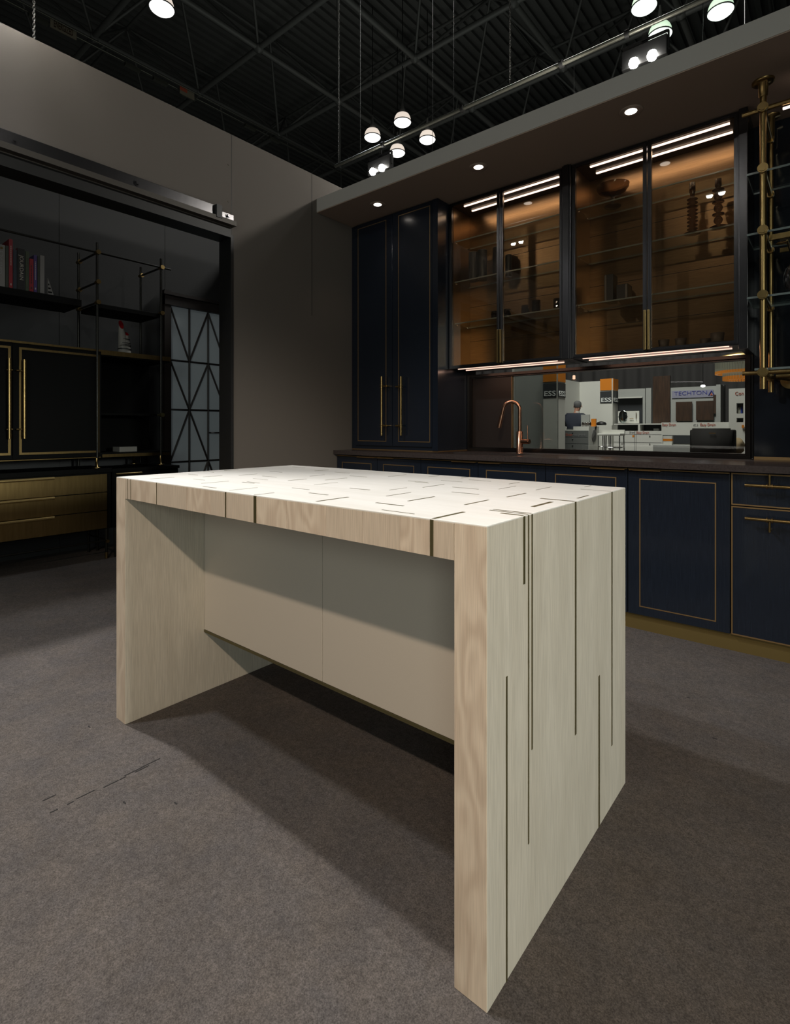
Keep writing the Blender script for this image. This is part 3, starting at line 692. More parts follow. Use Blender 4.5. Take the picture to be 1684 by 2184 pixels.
MB().box(-.205, .40, fy+.006, fy+.018, 2.664, 2.672).build('led_strip', M['led_room'], rk)
MB().box(-.16, .40, fy+.004, fy+.014, 1.362, 1.366).build('led_strip', M['led_dim'], rk)
for z in (2.39, 2.085, 1.765, 1.400):
    x0 = -.352 if z > 1.5 else -.32
    if z < 1.5: z = 1.402
    sh = MB().box(x0, .45, fy+.0165, by_-.09, z-.005, z+.005).build('shelf', M['shelf'], rk)
    MB().box(x0, .45, fy+.0145, fy+.016, z-.005, z+.005).box(x0-.0015, x0, fy+.0165, by_-.09, z-.004, z+.004).box(x0, .45, by_-.09, by_-.0885, z-.005, z+.005).build('polished_edge', M['shelf_edge'], sh)
# stemware holder under the second shelf
s = MB().box(-.262, .30, fy+.02, fy+.034, 2.040, 2.066).box(-.235, .30, by_-.11, by_-.095, 2.040, 2.062)
for k in range(4):
    x = -.235+k*.14
    s.tube([(x+.05, fy+.06, 2.03), (x+.01, fy+.06, 2.03), (x-.004, fy+.075, 2.03), (x+.01, fy+.09, 2.03), (x+.05, fy+.09, 2.03)], .0035, 8)
    s.tube([(x+.045, fy+.04, 2.03), (x+.045, by_-.11, 2.03)], .0042, 8); s.tube([(x+.095, fy+.04, 2.03), (x+.095, by_-.11, 2.03)], .0042, 8)
s.build('stemware_holder', M['brass'], rk)
def wineglass(x, y, z, label):
    t = thing('wine_glass', (x, y, z), label, 'wine glass', 'wine glasses hanging under the rack')
    MB().lathe((x, y, z), [(0, 0), (.034, 0), (.035, -.002), (.008, -.006), (.0038, -.012)], 28).build('foot', M['stem'], t)
    MB().lathe((x, y, z), [(.0038, -.012), (.0034, -.05), (.0038, -.095), (.009, -.105)], 16).build('stem', M['stem'], t)
    MB().lathe((x, y, z), [(0, -.102), (.015, -.106), (.034, -.128), (.044, -.160), (.045, -.185), (.040, -.215), (.034, -.235), (.033, -.235), (.039, -.214), (.0437, -.185), (.0427, -.161), (.033, -.129), (.014, -.108), (0, -.105)], 32).build('bowl', M['stem'], t)
wineglass(-.166, 3.33, 2.04, 'wine glass hanging upside down under the middle glass shelf, left one')
wineglass(-.026, 3.33, 2.04, 'wine glass hanging upside down, right of the first')

# ================================================================== OBJECTS IN THE DISPLAY CABINETS
def cyl(px, pyb, pyt, wpx, Y, z, label):
    p = at(px, pyb, Y=Y); sc = Y/((-RY+(px-842)/F_PX*RX)*0+RX+(px-842)/F_PX*RY)/F_PX
    r = wpx/2*sc; h = (pyb-pyt)*sc
    s = MB().lathe((p.x, Y, z), [(r*.96, 0), (r, .004), (r, h-.004), (r*.97, h), (r*.86, h), (r*.86, .01), (0, .01)], 32)
    tag(s.build('vase', M['vase_dark']), label, 'vase', 'dark cylinder vases on the middle glass shelf')
cyl(1009, 608, 547, 20, 3.53, SHZ[1]+.0045, 'charcoal cylinder vase, leftmost and shorter one on the glass shelf')
cyl(1028, 602, 538, 20, 3.55, SHZ[1]+.0045, 'tall charcoal cylinder vase, second from the left on the glass shelf')
cyl(1061, 600, 538, 21, 3.54, SHZ[1]+.0045, 'tall charcoal cylinder vase behind the door frame post')
cyl(1084, 598, 551, 14, 3.60, SHZ[1]+.0045, 'slim charcoal cylinder vase right of the door frame post')
def tumbler(px, py, label, Y=3.50, sc=1., h=.062):
    p = at(px, py, Y=Y); c = (p.x, Y, SHZ[2]+.0045); r = .0255*sc
    s = MB(); n = 16
    prof = [(r*.9, 0), (r, .006), (r*1.0, .016), (r*1.03, .03), (r*1.0, .045), (r*1.04, h), (r*.88, h), (r*.85, .014), (0, .012)]
    vs = []; 
    for j, (rr, z) in enumerate(prof):
        for k in range(n):
            q = rr*(1+(.06 if (k+j) % 2 and 0 < j < 5 else 0)); a = 2*PI*k/n
            vs.append((c[0]+q*math.cos(a), c[1]+q*math.sin(a), c[2]+z))
    fs = [(i*n+k, i*n+(k+1) % n, (i+1)*n+(k+1) % n, (i+1)*n+k) for i in range(len(prof)-1) for k in range(n)]
    s.add(vs, fs); s.add(vs[:n], [tuple(range(n))])
    tag(s.build('crystal_tumbler', M['crystal']), label, 'tumbler', 'cut crystal tumblers on the lower glass shelf')
for px, lb, Y, h in ((1055, 'cut crystal tumbler just left of the left cabinet door frame', 3.50, .055), (1081, 'cut crystal tumbler just right of the door frame post', 3.54, .065),
                  (1120, 'cut crystal tumbler left of the tallest one', 3.50, .062), (1143, 'cut crystal tumbler, tallest, in front of the bronze back', 3.47, .078),
                  (1189, 'cut crystal tumbler at the right end of the left cabinet shelf', 3.47, .066)):
    tumbler(px, 668, lb, Y, 1.1, h)
# cake stand on the top glass shelf, right cabinet
p = at(1306, 440, Y=3.57); z = SHZ[0]+.0045
t = thing('cake_stand', (p.x, 3.57, z), 'smoky brown cut glass footed bowl on the top shelf', 'cake stand')
MB().lathe((p.x, 3.57, z), [(0, 0), (.050, 0), (.052, .004), (.044, .008), (.014, .012), (.009, .02)], 32).build('foot', M['smokeglass'], t)
MB().lathe((p.x, 3.57, z), [(.009, .02), (.013, .03), (.009, .04), (.015, .055), (.010, .066), (.022, .075)], 20).build('stem', M['smokeglass'], t)
s = MB(); prof = [(.012, .074), (.05, .082), (.082, .10), (.098, .125), (.102, .140), (.098, .140), (.078, .106), (.045, .088), (0, .082)]
n = 48; vs = []
for j, (rr, zz) in enumerate(prof):
    for k in range(n):
        q = rr*(1+(.025 if (k+2*j) % 4 < 2 and 0 < j < 4 else 0)); a = 2*PI*(k+j*.5)/n; vs.append((p.x+q*math.cos(a), 3.57+q*math.sin(a)*.9, z+zz))
s.add(vs, [(i*n+k, i*n+(k+1) % n, (i+1)*n+(k+1) % n, (i+1)*n+k) for i in range(len(prof)-1) for k in range(n)]); s.build('bowl', M['smokeglass'], t)
def candlestick(px, Y, z, prof, label):
    p = at(px, 500, Y=Y); s = MB().lathe((p.x, Y, z), prof, 24)
    tag(s.build('candlestick', M['smokeglass']), label, 'candlestick', 'smoky glass candlesticks on the middle shelf')
def foot(): return [(0, 0), (.044, 0), (.046, .003), (.038, .007), (.016, .011)]
pr = foot(); z = .016
for k in range(9): pr += [(.013, z), (.026, z+.007), (.029, z+.011), (.024, z+.014), (.013, z+.020)]; z += .0215
pr += [(.011, z), (.0125, z+.02), (.0165, z+.035), (.0165, z+.085), (.013, z+.085), (.013, z+.05), (0, z+.05)]
candlestick(1476, 3.48, SHZ[1]+.0045, pr, 'spiral ribbed smoky glass candlestick, left of the pair')
pr = foot(); z = .016
for k in range(3): pr += [(.008, z), (.019, z+.012), (.0235, z+.026), (.019, z+.040), (.008, z+.052), (.030, z+.057), (.030, z+.062), (.008, z+.067)]; z += .069
pr += [(.009, z), (.017, z+.012), (.017, z+.05), (.013, z+.05), (.013, z+.02), (0, z+.02)]
candlestick(1531, 3.47, SHZ[1]+.0045, pr, 'bubble shaped smoky glass candlestick, right of the pair')
# boxes standing on the lower shelf
def boxed(px, wpx, pyb, pyt, Y, label, edge='L'):
    a = at(px, 640, Y=Y); b = at(px+wpx, 640, Y=Y); sc = Y/(RX+(px-842)/F_PX*RY)/F_PX; h = (pyb-pyt)*sc; z = SHZ[2]+.0045
    t = thing('book_box', ((a.x+b.x)/2, Y+.05, z), label, 'box', 'black boxes on the lower glass shelf')
    MB().bbox(a.x, b.x, Y, Y+.09, z, z+h, .002).build('cover', M['blackc'], t)
    e = (a.x+.003, a.x+.014) if edge == 'L' else (b.x-.014, b.x-.003)
    MB().box(e[0], e[1], Y-.002, Y+.0005, z+.003, z+h-.003).build('page_edge', M['page'], t)
boxed(1288, 19, 634, 576, 3.49, 'tall black slipcase with a white edge on the lower shelf')
boxed(1314, 24, 634, 601, 3.49, 'low black slipcase with a pale right edge on the lower shelf', 'R')
# cups with saucers on the cabinet floor
for px, s_, lb, Y in ((1415, .94, 'taupe cup on a saucer, leftmost of the four', 3.485), (1451, .96, 'taupe cup on a saucer, second from the left', 3.50), (1504, .95, 'taupe cup on a saucer, third from the left', 3.60), (1529, 1.08, 'taupe cup on a saucer, rightmost and largest looking', 3.47)):
    p = at(px, 720, Y=Y); z = UZ0+.0212
    t = thing('cup', (p.x, Y, z), lb, 'cup', 'taupe cups on the floor of the right cabinet')
    MB().lathe((p.x, Y, z), [(0, 0), (.030, 0), (.048, .007), (.050, .010), (.030, .005), (0, .005)], 28).build('saucer', M['cup'], t)
    h = .056*s_
    MB().lathe((p.x, Y, z), [(0, .0055), (.026*s_, .0055), (.028*s_, .012), (.033*s_, h), (.031*s_, h), (.026*s_, .014), (0, .012)], 28).build('bowl', M['cup'], t)

# ================================================================== SLIDING DOOR TRACK
t = thing('sliding_door_track', (WX, 1.0, 2.52), 'gunmetal sliding door rail bolted above the wide opening', 'door track')
ty1 = at(457, 440, X=WX+.02).y
MB().bbox(WX+.016, WX+.024, -3, ty1, 2.522, 2.590, .002).build('rail', M['steel'], t)
MB().box(WX+.001, WX+.045, -3, JY-.005, 2.487, 2.519).build('lower_rail', M['dull_rail'], t)
MB().box(WX+.001, WX+.05, ty1, at(472, 440, X=WX+.04).y, 2.506, 2.590).build('door_stop', M['jet'], t)
MB().box(WX+.001, WX+.012, at(470, 440, X=WX).y, JY-.006, 2.512, 2.568).build('end_plate', M['steel'], t)
for px, py in ((30, 298), (292, 391), (488, 460)):
    p = at(px, py, X=WX+.024); x = WX+.024 if px < 400 else WX+.012
    b = MB().tube([(x, p.y, p.z), (x+.004, p.y, p.z)], .018, 20).tube([(x+.004, p.y, p.z), (x+.014, p.y, p.z)], .011, 6, smooth=False)
    b.build('bolt', M['steel'], t)

# ================================================================== BOOKCASE IN THE DARK ROOM
BX, BB = -4.76, -5.16
bc = thing('bookcase', (-4.96, 1.2, 0), 'black bookcase with brass edged cabinets and drawers in the dark room', 'bookcase')
rodm = 'jet_rod'; M['jet_rod'] = mat('blackened_steel_rod', (.035, .034, .030), .3, .8)
M['bcblack'] = mat('black_stained_oak', (.0035, .0035, .0032), .5, spec=.08)
Yr = (.12, 1.831, 2.377)
for y in Yr:
    for x in (BX, BB): MB().tube([(x, y, .86 if x == BX else .78), (x, y, 2.66)], .0105, 12).build('post', M[rodm], bc)
    for z in (2.577,) + ((2.33, 2.160) if y < 2 else (2.160,)):
        MB().tube([(BX, y, z), (BB, y, z)], .009, 10).build('cross_rod', M[rodm], bc)
        for x, sg in ((BX, 1), (BB, 1)):
            MB().tube([(x+.010*sg, y, z), (x+.034*sg, y, z)], .019, 16).tube([(x-.024, y, z), (x-.010, y, z)], .015, 14).build('knob', M['brass'], bc)
MB().tube([(BX, -.5, 2.575), (BX, 2.47, 2.581)], .009, 12).build('top_rail', M[rodm], bc)
MB().tube([(BX, 2.377, 1.23), (BB, 2.377, 1.23)], .009, 10).tube([(BX+.01, 2.377, 1.23), (BX+.034, 2.377, 1.23)], .019, 16).build('cross_rod', M['brass_dk'], bc)
MB().bbox(BB+.02, BX, -.5, 1.712, 2.105, 2.160, .002).build('shelf', M['bcblack'], bc)
MB().bbox(BB+.02, BX, 1.843, 2.365, 2.118, 2.155, .002).build('shelf', M['bcblack'], bc)
MB().bbox(BB, BX-.002, -.5, 2.462, 1.715, 1.765, .002).build('shelf', M['bcblack'], bc)
MB().box(BX-.002, BX+.004, -.5, 1.86, 1.752, 1.768).box(BX-.002, BX+.004, 1.86, 2.466, 1.728, 1.768).build('brass_edge', M['brass'], bc)
MB().bbox(BB, BX-.002, -.5, 2.462, .872, .900, .002).build('shelf', M['bcblack'], bc)
MB().box(BX-.002, BX+.004, 1.87, 2.466, .862, .888).box(BX-.002, BX+.004, -.5, 1.86, .862, .868).build('brass_edge', M['brass'], bc)
MB().box(BB, BB+.012, -.5, 2.45, .90, 1.715).box(BB+.012, BX-.02, 1.845, 1.86, .90, 1.715).build('back_panel', M['bcblack'], bc)
MB().box(BB+.012, BX-.06, 1.862, 2.37, 1.222, 1.24).build('shelf', M['bcblack'], bc)
for y0, y1, hy in ((.56, 1.235, 1.205), (1.239, 1.862, 1.300)):
    d = MB().bbox(BX-.018, BX+.002, y0, y1, .872, 1.75, .002).build('door', M['bcblack'], bc)
    a0, a1 = (y0+.04, 1.225) if y0 < 1 else (1.278, 1.845)
    MB().yframe(a0, a1, .905, 1.722, BX+.0015, BX+.0045, .017).build('trim_inlay', M['brass'], d)
    h = MB().tube([(BX+.05, hy, 1.03), (BX+.05, hy, 1.625)], .012, 14)
    for z in (1.10, 1.54): h.tube([(BX+.05, hy-.018, z), (BX+.05, 1.237+(.012 if hy > 1.25 else -.012), z)], .006, 8); h.tube([(BX+.05, hy, z), (BX, hy, z)], .006, 8)
    h.build('handle', M['brass'], d)
for y in (1.831, 2.377):
    MB().lathe((BX-.01, y, .775), [(.032, 0), (.032, .006), (.011, .010), (.011, .088)], 16).build('foot_post', M['brass'], bc)
MB().lathe((BB+.05, 2.29, .775), [(.032, 0), (.032, .006), (.011, .010), (.011, .088)], 16).build('foot_post', M['brass'], bc)
# drawer units below
du = thing('drawer_unit', (-4.96, .9, 0), 'low black drawer unit with three brass drawer fronts in the dark room', 'drawer unit')
MB().bbox(BB-.04, BX-.012, -.6, 1.945, .255, .735, .002).build('body', M['bcblack'], du)
MB().bbox(BB-.04, BX+.012, -.6, 1.945, .735, .772, .002).build('top', M['bcblack'], du)
for z0, z1 in ((.572, .722), (.418, .566), (.264, .412)):
    d = MB().bbox(BX-.012, BX+.006, -.5, 1.908, z0, z1, .0015).build('drawer', M['brass'], du)
    MB().tube([(BX+.018, .70, z1-.008), (BX+.018, 1.508, z1-.008)], .012, 10).box(BX+.004, BX+.02, .70, 1.508, z1-.003, z1-.001).build('handle', M['bright_brass'], d)
for y in (.1, 1.912):
    l = MB().tube([(BX-.02, y, .255), (BX-.02, y, 0)], [.014, .009], 12).build('leg', M[rodm], du)
    MB().tube([(BX-.02, y, .055), (BX-.02, y, .002)], [.0125, .0115], 12).build('brass_tip', M['brass'], l)
    MB().tube([(BX-.006, y, .15), (BX+.01, y, .15)], .014, 14).build('knob', M['brass'], l)
    MB().tube([(BB, y, .255), (BB, y, 0)], [.014, .009], 12).build('leg', M[rodm], du)
MB().tube([(BX-.02, .1, .155), (BX-.02, 1.912, .155)], .008, 10).tube([(BX-.02, 1.912, .155), (BB, 1.912, .155)], .008, 10).build('stretcher', M[rodm], du)
du = thing('drawer_unit', (-4.96, 2.25, 0), 'black drawer unit at the right end, beside the lattice door', 'drawer unit')
MB().bbox(BB-.04, BX-.012, 1.96, 2.546, .255, .735, .002).build('body', M['bcblack'], du)
MB().bbox(BB-.04, BX+.012, 1.95, 2.55, .735, .762, .002).build('top', M['bcblack'], du)
d = MB().bbox(BX-.012, BX+.004, 1.965, 2.54, .42, .722, .0015).build('drawer', M['bcblack'], du)
MB().tube([(BX+.018, 1.975, .715), (BX+.018, 2.195, .715)], .009, 10).build('handle', M['brass'], d)
for y in (1.985, 2.52):
    for x in (BX-.02, BB): MB().tube([(x, y, .255), (x, y, 0)], [.014, .009], 12).build('leg', M[rodm], du)

# books
BK = [(-8, 11, 521, 'page', 'white paperback with large grey lettering at the left picture edge', 'Design', 'greytxt'),
      (11.3, 18.7, 524, 'dgreen', 'thin dark olive book between the white and the tall red book', None, None),
      (19, 27.5, 510, 'red', 'tallest red book standing near the left edge', 'x', 'creamtxt'),
      (28, 36, 532, 'dnavy', 'ink blue book right of the tall red one', None, None),
      (36.5, 53.5, 530, 'blackc', 'thick black book with white JOURDAIN lettering', 'JOURDAIN', 'creamtxt'),
      (54, 61.8, 536, 'green', 'moss green book right of the thick black one', 'x', 'dgreen'),
      (62.3, 71.8, 552, 'red', 'shorter red book beside the purple one', 'x', 'blackc'),
      (72, 79.3, 544, 'purple', 'purple book with white spine lettering', 'x', 'creamtxt'),
      (79.6, 85, 546, 'dgreen', 'dark olive book between the purple and pale grey books', None, None),
      (85.2, 95, 545, 'page', 'pale grey book at the right end of the row', None, None)]
for x0, x1, yt, m, lb, tx, tm in BK:
    px = max(x0, 0); ya = at(x0, 560, X=BX-.03).y; yb = at(x1, 560, X=BX-.03).y; zt = at((x0+x1)/2, yt, X=BX-.03).z
    t = thing('book', (BX-.14, (ya+yb)/2, 2.160), lb, 'book', 'books on the upper black shelf')
    MB().bbox(BX-.25, BX-.03, ya+.001, yb-.001, 2.1605, zt, .0015).build('cover', M[m], t)
    MB().box(BX-.247, BX-.036, ya+.005, yb-.005, zt-.003, zt+.0004).build('pages', M['page'], t)
    if tx:
        w = yb-ya
        if tx == 'x':
            s = MB(); z = zt-.05; rr = random.Random(int(x0))
            while z > zt-.19: h = rr.uniform(.006, .014); s.box(BX-.0298, BX-.0292, ya+w*.4, ya+w*.6, z-h, z); z -= h+.004
            s.box(BX-.0298, BX-.0292, ya+w*.35, ya+w*.65, 2.185, 2.20); s.build('lettering', M[tm], t)
        else:
            sz = w*.62; L = .19 if tx == 'JOURDAIN' else .17
            text('lettering', tx, sz*1.1, (BX-.0292, ya+w*.32, zt-.05), (0, 0, -1), (0, 1, 0), M[tm], t, .0004, L)
            if tx == 'Design':
                MB().tube([(BX-.0298, ya+w*.6, zt-.025), (BX-.0290, ya+w*.6, zt-.025)], .009, 14).build('yellow_dot', M['brass'], t)
a = at(95.5, 560, X=BX-.1).y; b = at(115, 624, X=BX-.03).y
s = MB(); vs = []
for y in (0, 1): pass
zt = 2.295
vs = [(BX-.03, a, 2.161), (BX-.03, b, 2.161), (BX-.03, a, zt), (BX-.035-.02, a, 2.161), (BX-.055, b, 2.161), (BX-.055, a, zt)]
s.add(vs, [(0, 1, 2), (3, 5, 4), (0, 3, 4, 1), (1, 4, 5, 2), (0, 2, 5, 3)])
t = tag(s.build('bookend', M['page']), 'pale striped triangular bookend at the end of the book row', 'bookend')
s = MB()
for k in range(4):
    z = 2.178+k*.03; y1 = a+(b-a)*(1-(z+.012-2.161)/(zt-2.161)); s.box(BX-.0298, BX-.0290, a+.002, y1-.004, z, z+.012)
s.build('stripe', M['bcblack'], t)
# striped vase on the brass edged top
p = at(265, 748, X=-4.90); z = 1.7655; t = thing('vase', (-4.90, p.y, z), 'white striped ceramic vase with slanted red mouths on the brass edge', 'vase')
def slant(cy, r0, r1, h, tilt):
    s = MB(); n = 24; vs = []
    for j in range(9):
        f = j/8; r = r0+(r1-r0)*f
        for k in range(n):
            a = 2*PI*k/n; zz = h*f+(tilt*math.cos(a)*r1*(j-4)/4 if j > 4 else 0); vs.append((-4.90+r*math.cos(a), p.y+cy*f+r*math.sin(a), z+zz))
    s.add(vs, [(i*n+k, i*n+(k+1) % n, (i+1)*n+(k+1) % n, (i+1)*n+k) for i in range(8) for k in range(n)], 0, True)
    return s, vs[-n:]
s, rim = slant(-.028, .052, .020, .265, -2.0); s.build('tall_neck', M['chinaw'], t)
MB().add([Vector(v)+Vector((.002, 0, 0)) for v in rim], [tuple(range(24))]).build('mouth', M['chinared'], t)
s, rim = slant(.012, .056, .024, .19, -.8); s.build('short_neck', M['chinaw'], t)
MB().add([Vector(v)+Vector((.002, 0, 0)) for v in rim], [tuple(range(24))]).build('mouth', M['chinared'], t)
s = MB()
for zz, r in ((.045, .0575), (.075, .0535), (.085, .0515), (.10, .049), (.135, .044)): s.lathe((-4.90, p.y+.003, z+zz), [(r*.99, 0), (r, .001), (r*.985, .008 if zz == .045 else .004)], 24)
s.build('stripe', M['jet'], t)
a = at(243, 960, X=-4.86).y; b = at(288, 960, X=-4.86).y
tag(MB().bbox(-4.96, -4.82, a+.03, b, .9005, .945, .003).build('small_box', M['chinaw']), 'small pale lidded box on the lower open shelf', 'box')

# lattice door on the far wall of the dark room
LX = -5.30
def lp(px, py): q = at(px, py, X=LX+.03); return q
t = thing('door_1', (LX, 3.1, 0), None, None); t['kind'] = 'structure'; t['label'] = 'frosted glass door with dark angular lattice beside the bookcase'
gy0, gy1 = lp(363, 800).y, 3.55
MB().box(LX-.01, LX+.01, gy0, gy1, .08, 2.372).build('glass_pane', M['frost'], t)
zs = [2.368, 1.812, 1.303, .758, .22]; ys = [gy0, lp(404, 800).y, lp(444, 800).y, 3.36]
s = MB()
def bar(a, b, w=.011): s.tube([(LX+.025, a[0], a[1]), (LX+.025, b[0], b[1])], w, 4, smooth=False)
for y in ys[1:3]: bar((y, .08), (y, 2.37), .012)
for z in zs[1:]: bar((gy0, z), (gy1, z), .010)
y0, y1, y2, y3 = ys; y3 = y2+(y2-y1)
for r in (0, 1): bar((y0, zs[r]), (y1, zs[r+1])); bar((y1, zs[r+1]), (y2, zs[r])); bar((y2, zs[r]), (y3, zs[r+1]))
bar((y1, zs[2]), (y0, zs[3])); bar((y1, zs[2]), (y2, zs[3])); bar((y2, zs[3]), (y1, zs[4])); bar((y2, zs[3]), (y3, zs[4]))
s.build('lattice', M['dkwood'], t)
yh = lp(470.5, 900).y
s = MB().box(LX, LX+.05, gy0-.07, gy0, 0, 2.52).box(LX, LX+.06, gy0-.07, gy1, 2.372, 2.47).box(LX, LX+.08, gy0-.09, gy1, 2.47, 2.50).box(LX, LX+.04, yh, gy1, .77, 1.29)
s.build('door_frame', M['dkwood'], t)
tag(MB().tube([(LX+.03, yh-.14, 1.06), (LX+.07, yh-.14, 1.06), (LX+.07, yh-.0, 1.06)], .008, 8).build('door_handle', M['steel'], t))

# ================================================================== HALL BOOTHS SEEN THROUGH THE WINDOW
def P(px, py, Y): return at(px, py, Y=Y)
def slab(x0, x1, y0, y1, Y, d=.1, s=None, floor=False, mi=0):
    """upright box whose front face fills a pixel rectangle at distance Y"""
    s = s or MB(); xm = (x0+x1)/2; a, b = P(x0, y1, Y), P(x1, y0, Y); zt = P(xm, y0, Y).z; zb = 0 if floor else P(xm, y1, Y).z
    s.box(a.x, b.x, Y, Y+d, zb, zt, mi); return s
# grey glass screen and white walls of the ess stand
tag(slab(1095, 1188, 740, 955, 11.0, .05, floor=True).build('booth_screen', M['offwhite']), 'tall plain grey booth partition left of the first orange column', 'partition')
tag(slab(1091.5, 1094.5, 740, 955, 10.9, .05, floor=True).build('booth_post', M['white']), 'thin white post at the left edge of the grey partition', 'post')
tag(MB().box(P(1091, 900, 5.2).x, P(1188.5, 900, 5.2).x, 5.2, 5.22, 0, 2.6).build('tinted_glass_screen', M['smoke']), 'grey tinted glass screen behind the faucet', 'glass screen')
def column(px0, px1, px2, y0, y1, y2, y3, Y, label, textrow):
    """square column with an orange and a charcoal panel on two faces"""
    a = P(px0, y0, Y); b = P(px1, y0, Y); w = b.x-a.x
    zt, z1, z2, z3 = P(px0, y0, Y).z, P(px0, y1, Y).z, P(px0, y2, Y).z, P(px0, y3, Y).z
    t = thing('sign_column', ((a.x+b.x)/2, Y+w/2, 0), label, 'sign column', 'orange topped sign columns')
    dd = at(px2, 850, X=b.x).y-Y
    MB().box(a.x, b.x, Y, Y+dd, 0, zt).build('shaft', M['white'], t)
    e = .012
    MB().box(a.x+.0, b.x-.02, Y-e, Y, z1, zt).build('orange_panel', M['orange'], t)
    MB().box(b.x, b.x+e, Y+.02, Y+dd, z1, zt).build('orange_panel', M['orange'], t)
    MB().box(a.x+.0, b.x-.02, Y-e, Y, z3, z2).build('name_panel', M['char'], t)
    MB().box(b.x, b.x+e, Y+.02, Y+dd, z3, z2).build('name_panel', M['char'], t)
    h = (z2-z3); sz = h*.50
    text('lettering', 'ESS', sz, (a.x+.03, Y-e-.004, z3+h*.10), (1, 0, 0), (0, 0, 1), M['letter'], t, .003, w*.80, .0015)
    text('lettering', 'ESS', sz, (b.x+e+.004, Y+.05, z3+h*.10), (0, 1, 0), (0, 0, 1), M['letter'], t, .003, (dd-.08), .0015)
column(1158, 1188.5, 1204.5, 745, 815, 818, 848, 10.6, 'left sign column with orange top and ESS lettering', 0)
column(1279.5, 1306, 1317, 808.5, 833, 835, 860, 12.9, 'right sign column with orange top and ESS lettering', 0)
# white walls
cx = P(1235.5, 815, 14.6)
y_l = at(1204, 810, X=cx.x).y
s = MB().box(cx.x-.06, cx.x, max(y_l-1.2, 11.2), 14.6, 0, P(1235.5, 815, 14.6).z).box(cx.x-.06, P(1300, 812, 14.6).x, 14.6, 14.66, 0, P(1235.5, 815, 14.6).z)
tag(s.build('booth_wall', M['white']), 'white corner wall behind the seated man', 'booth wall')
# drawer counter
Y = 11.6
a, b = P(1189, 920, Y), P(1255, 920, Y); zt = P(1230, 909.5, Y).z; z_low = P(1200, 916.5, Y).z
t = thing('reception_counter', ((a.x+b.x)/2, Y+.4, 0), 'reception counter with grey drawer front and a round emblem on its white side', 'counter')
dd = at(1277, 909, X=b.x).y-Y
MB().box(a.x, P(1222, 915, Y).x, Y, Y+dd, 0, z_low).box(P(1222, 915, Y).x, b.x, Y, Y+dd, 0, zt).build('body', M['white'], t)
s = MB().box(a.x+.0, b.x-.004, Y-.012, Y-.001, 0, z_low-.02)
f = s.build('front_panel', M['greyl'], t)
s = MB()
for py in (932, 946): z = P(1222, py, Y).z; s.box(a.x+.02, b.x-.02, Y-.014, Y-.0121, z-.004, z+.004)
for py in (923, 936.5, 950): z = P(1221, py, Y).z; s.lathe((P(1221, py, Y).x, Y-.016, z), [(0, -.015), (.012, -.01), (.015, 0), (.012, .01), (0, .015)], 10)
s.build('drawer_lines', M['char'], f)
z = P(1220, 929.5, Y).z
text('lettering', 'Easy Drain', .075, (P(1194.5, 929, Y).x, Y-.016, z), (1, 0, 0), (0, 0, 1), M['redtxt'], t, .001, .28)
text('lettering', 'Aqua Jewels', .075, (P(1220, 929, Y).x, Y-.016, z), (1, 0, 0), (0, 0, 1), M['greytxt'], t, .001, .30)
tag(MB().box(P(1204, 912, Y).x, P(1221, 912, Y).x, Y+.1, Y+.5, z_low+.001, z_low+.03).build('keyboard', M['char']), 'dark keyboard on the low end of the reception counter', 'keyboard')
ly = at(1266, 930, X=b.x).y; lz = at(1266, 930, X=b.x).z
s = MB().tube([(b.x+.001, ly, lz), (b.x+.008, ly, lz)], .14, 32); em = s.build('emblem', M['greytxt'], t)
s = MB().add([(b.x+.010, ly-.13, lz-.05), (b.x+.010, ly+.11, lz+.07), (b.x+.010, ly+.12, lz-.04), (b.x+.010, ly+.05, lz-.12), (b.x+.010, ly-.07, lz-.12)], [(0, 4, 3, 2, 1)])
s.tube([(b.x+.012, ly+.02, lz), (b.x+.012, ly+.12, lz+.22)], .012, 6); s.build('emblem_mark', M['jet'], em)
# white high table behind
Yt = 13.4
tag(slab(1278, 1304, 907, 960, 12.3, .4, floor=True).build('white_plinth', M['white']), 'white plinth right of the reception counter', 'plinth')
# items on the counter
zc = zt+.001
def onc(px, Yo): return P(px, 905, Yo)
a1, b1 = P(1238.5, 900, 12.05), P(1256.5, 900, 12.05)
tag(MB().box(a1.x, b1.x, 12.05, 12.09, zc, zc+.27).box(a1.x, b1.x, 12.09, 12.3, zc, zc+.03).build('display_case', M['offwhite']), 'silver open case standing on the reception counter', 'case')
s = MB()
for k, px in enumerate((1243, 1250, 1257)):
    q = onc(px, 11.8); s = MB().lathe((q.x, 11.8, zc), [(0, 0), (.026, 0), (.035, .04), (.03, .08), (.012, .10)], 14)
    tag(s.build('glass_jar', M['crystal']), ('left', 'middle', 'right')[k]+' of three glass jars on the reception counter', 'jar', 'glass jars on the counter')
a1, b1 = P(1260, 900, 11.95), P(1270, 900, 11.95)
tag(MB().box(a1.x, b1.x, 11.95, 12.0, zc, zc+.17).build('orange_box', M['orange']), 'orange box at the end of the reception counter', 'box')
q = P(1280, 904, 12.5); zz = P(1291, 907, 12.3).z+.001
tag(MB().lathe((q.x+.02, 12.5, zz), [(.0, 0), (.10, .0), (.12, .03), (.09, .07), (.03, .09), (0, .092)], 16, sx=1.0, sy=.8).build('black_bag', M['blackc']), 'black bag lying on the white plinth', 'bag')

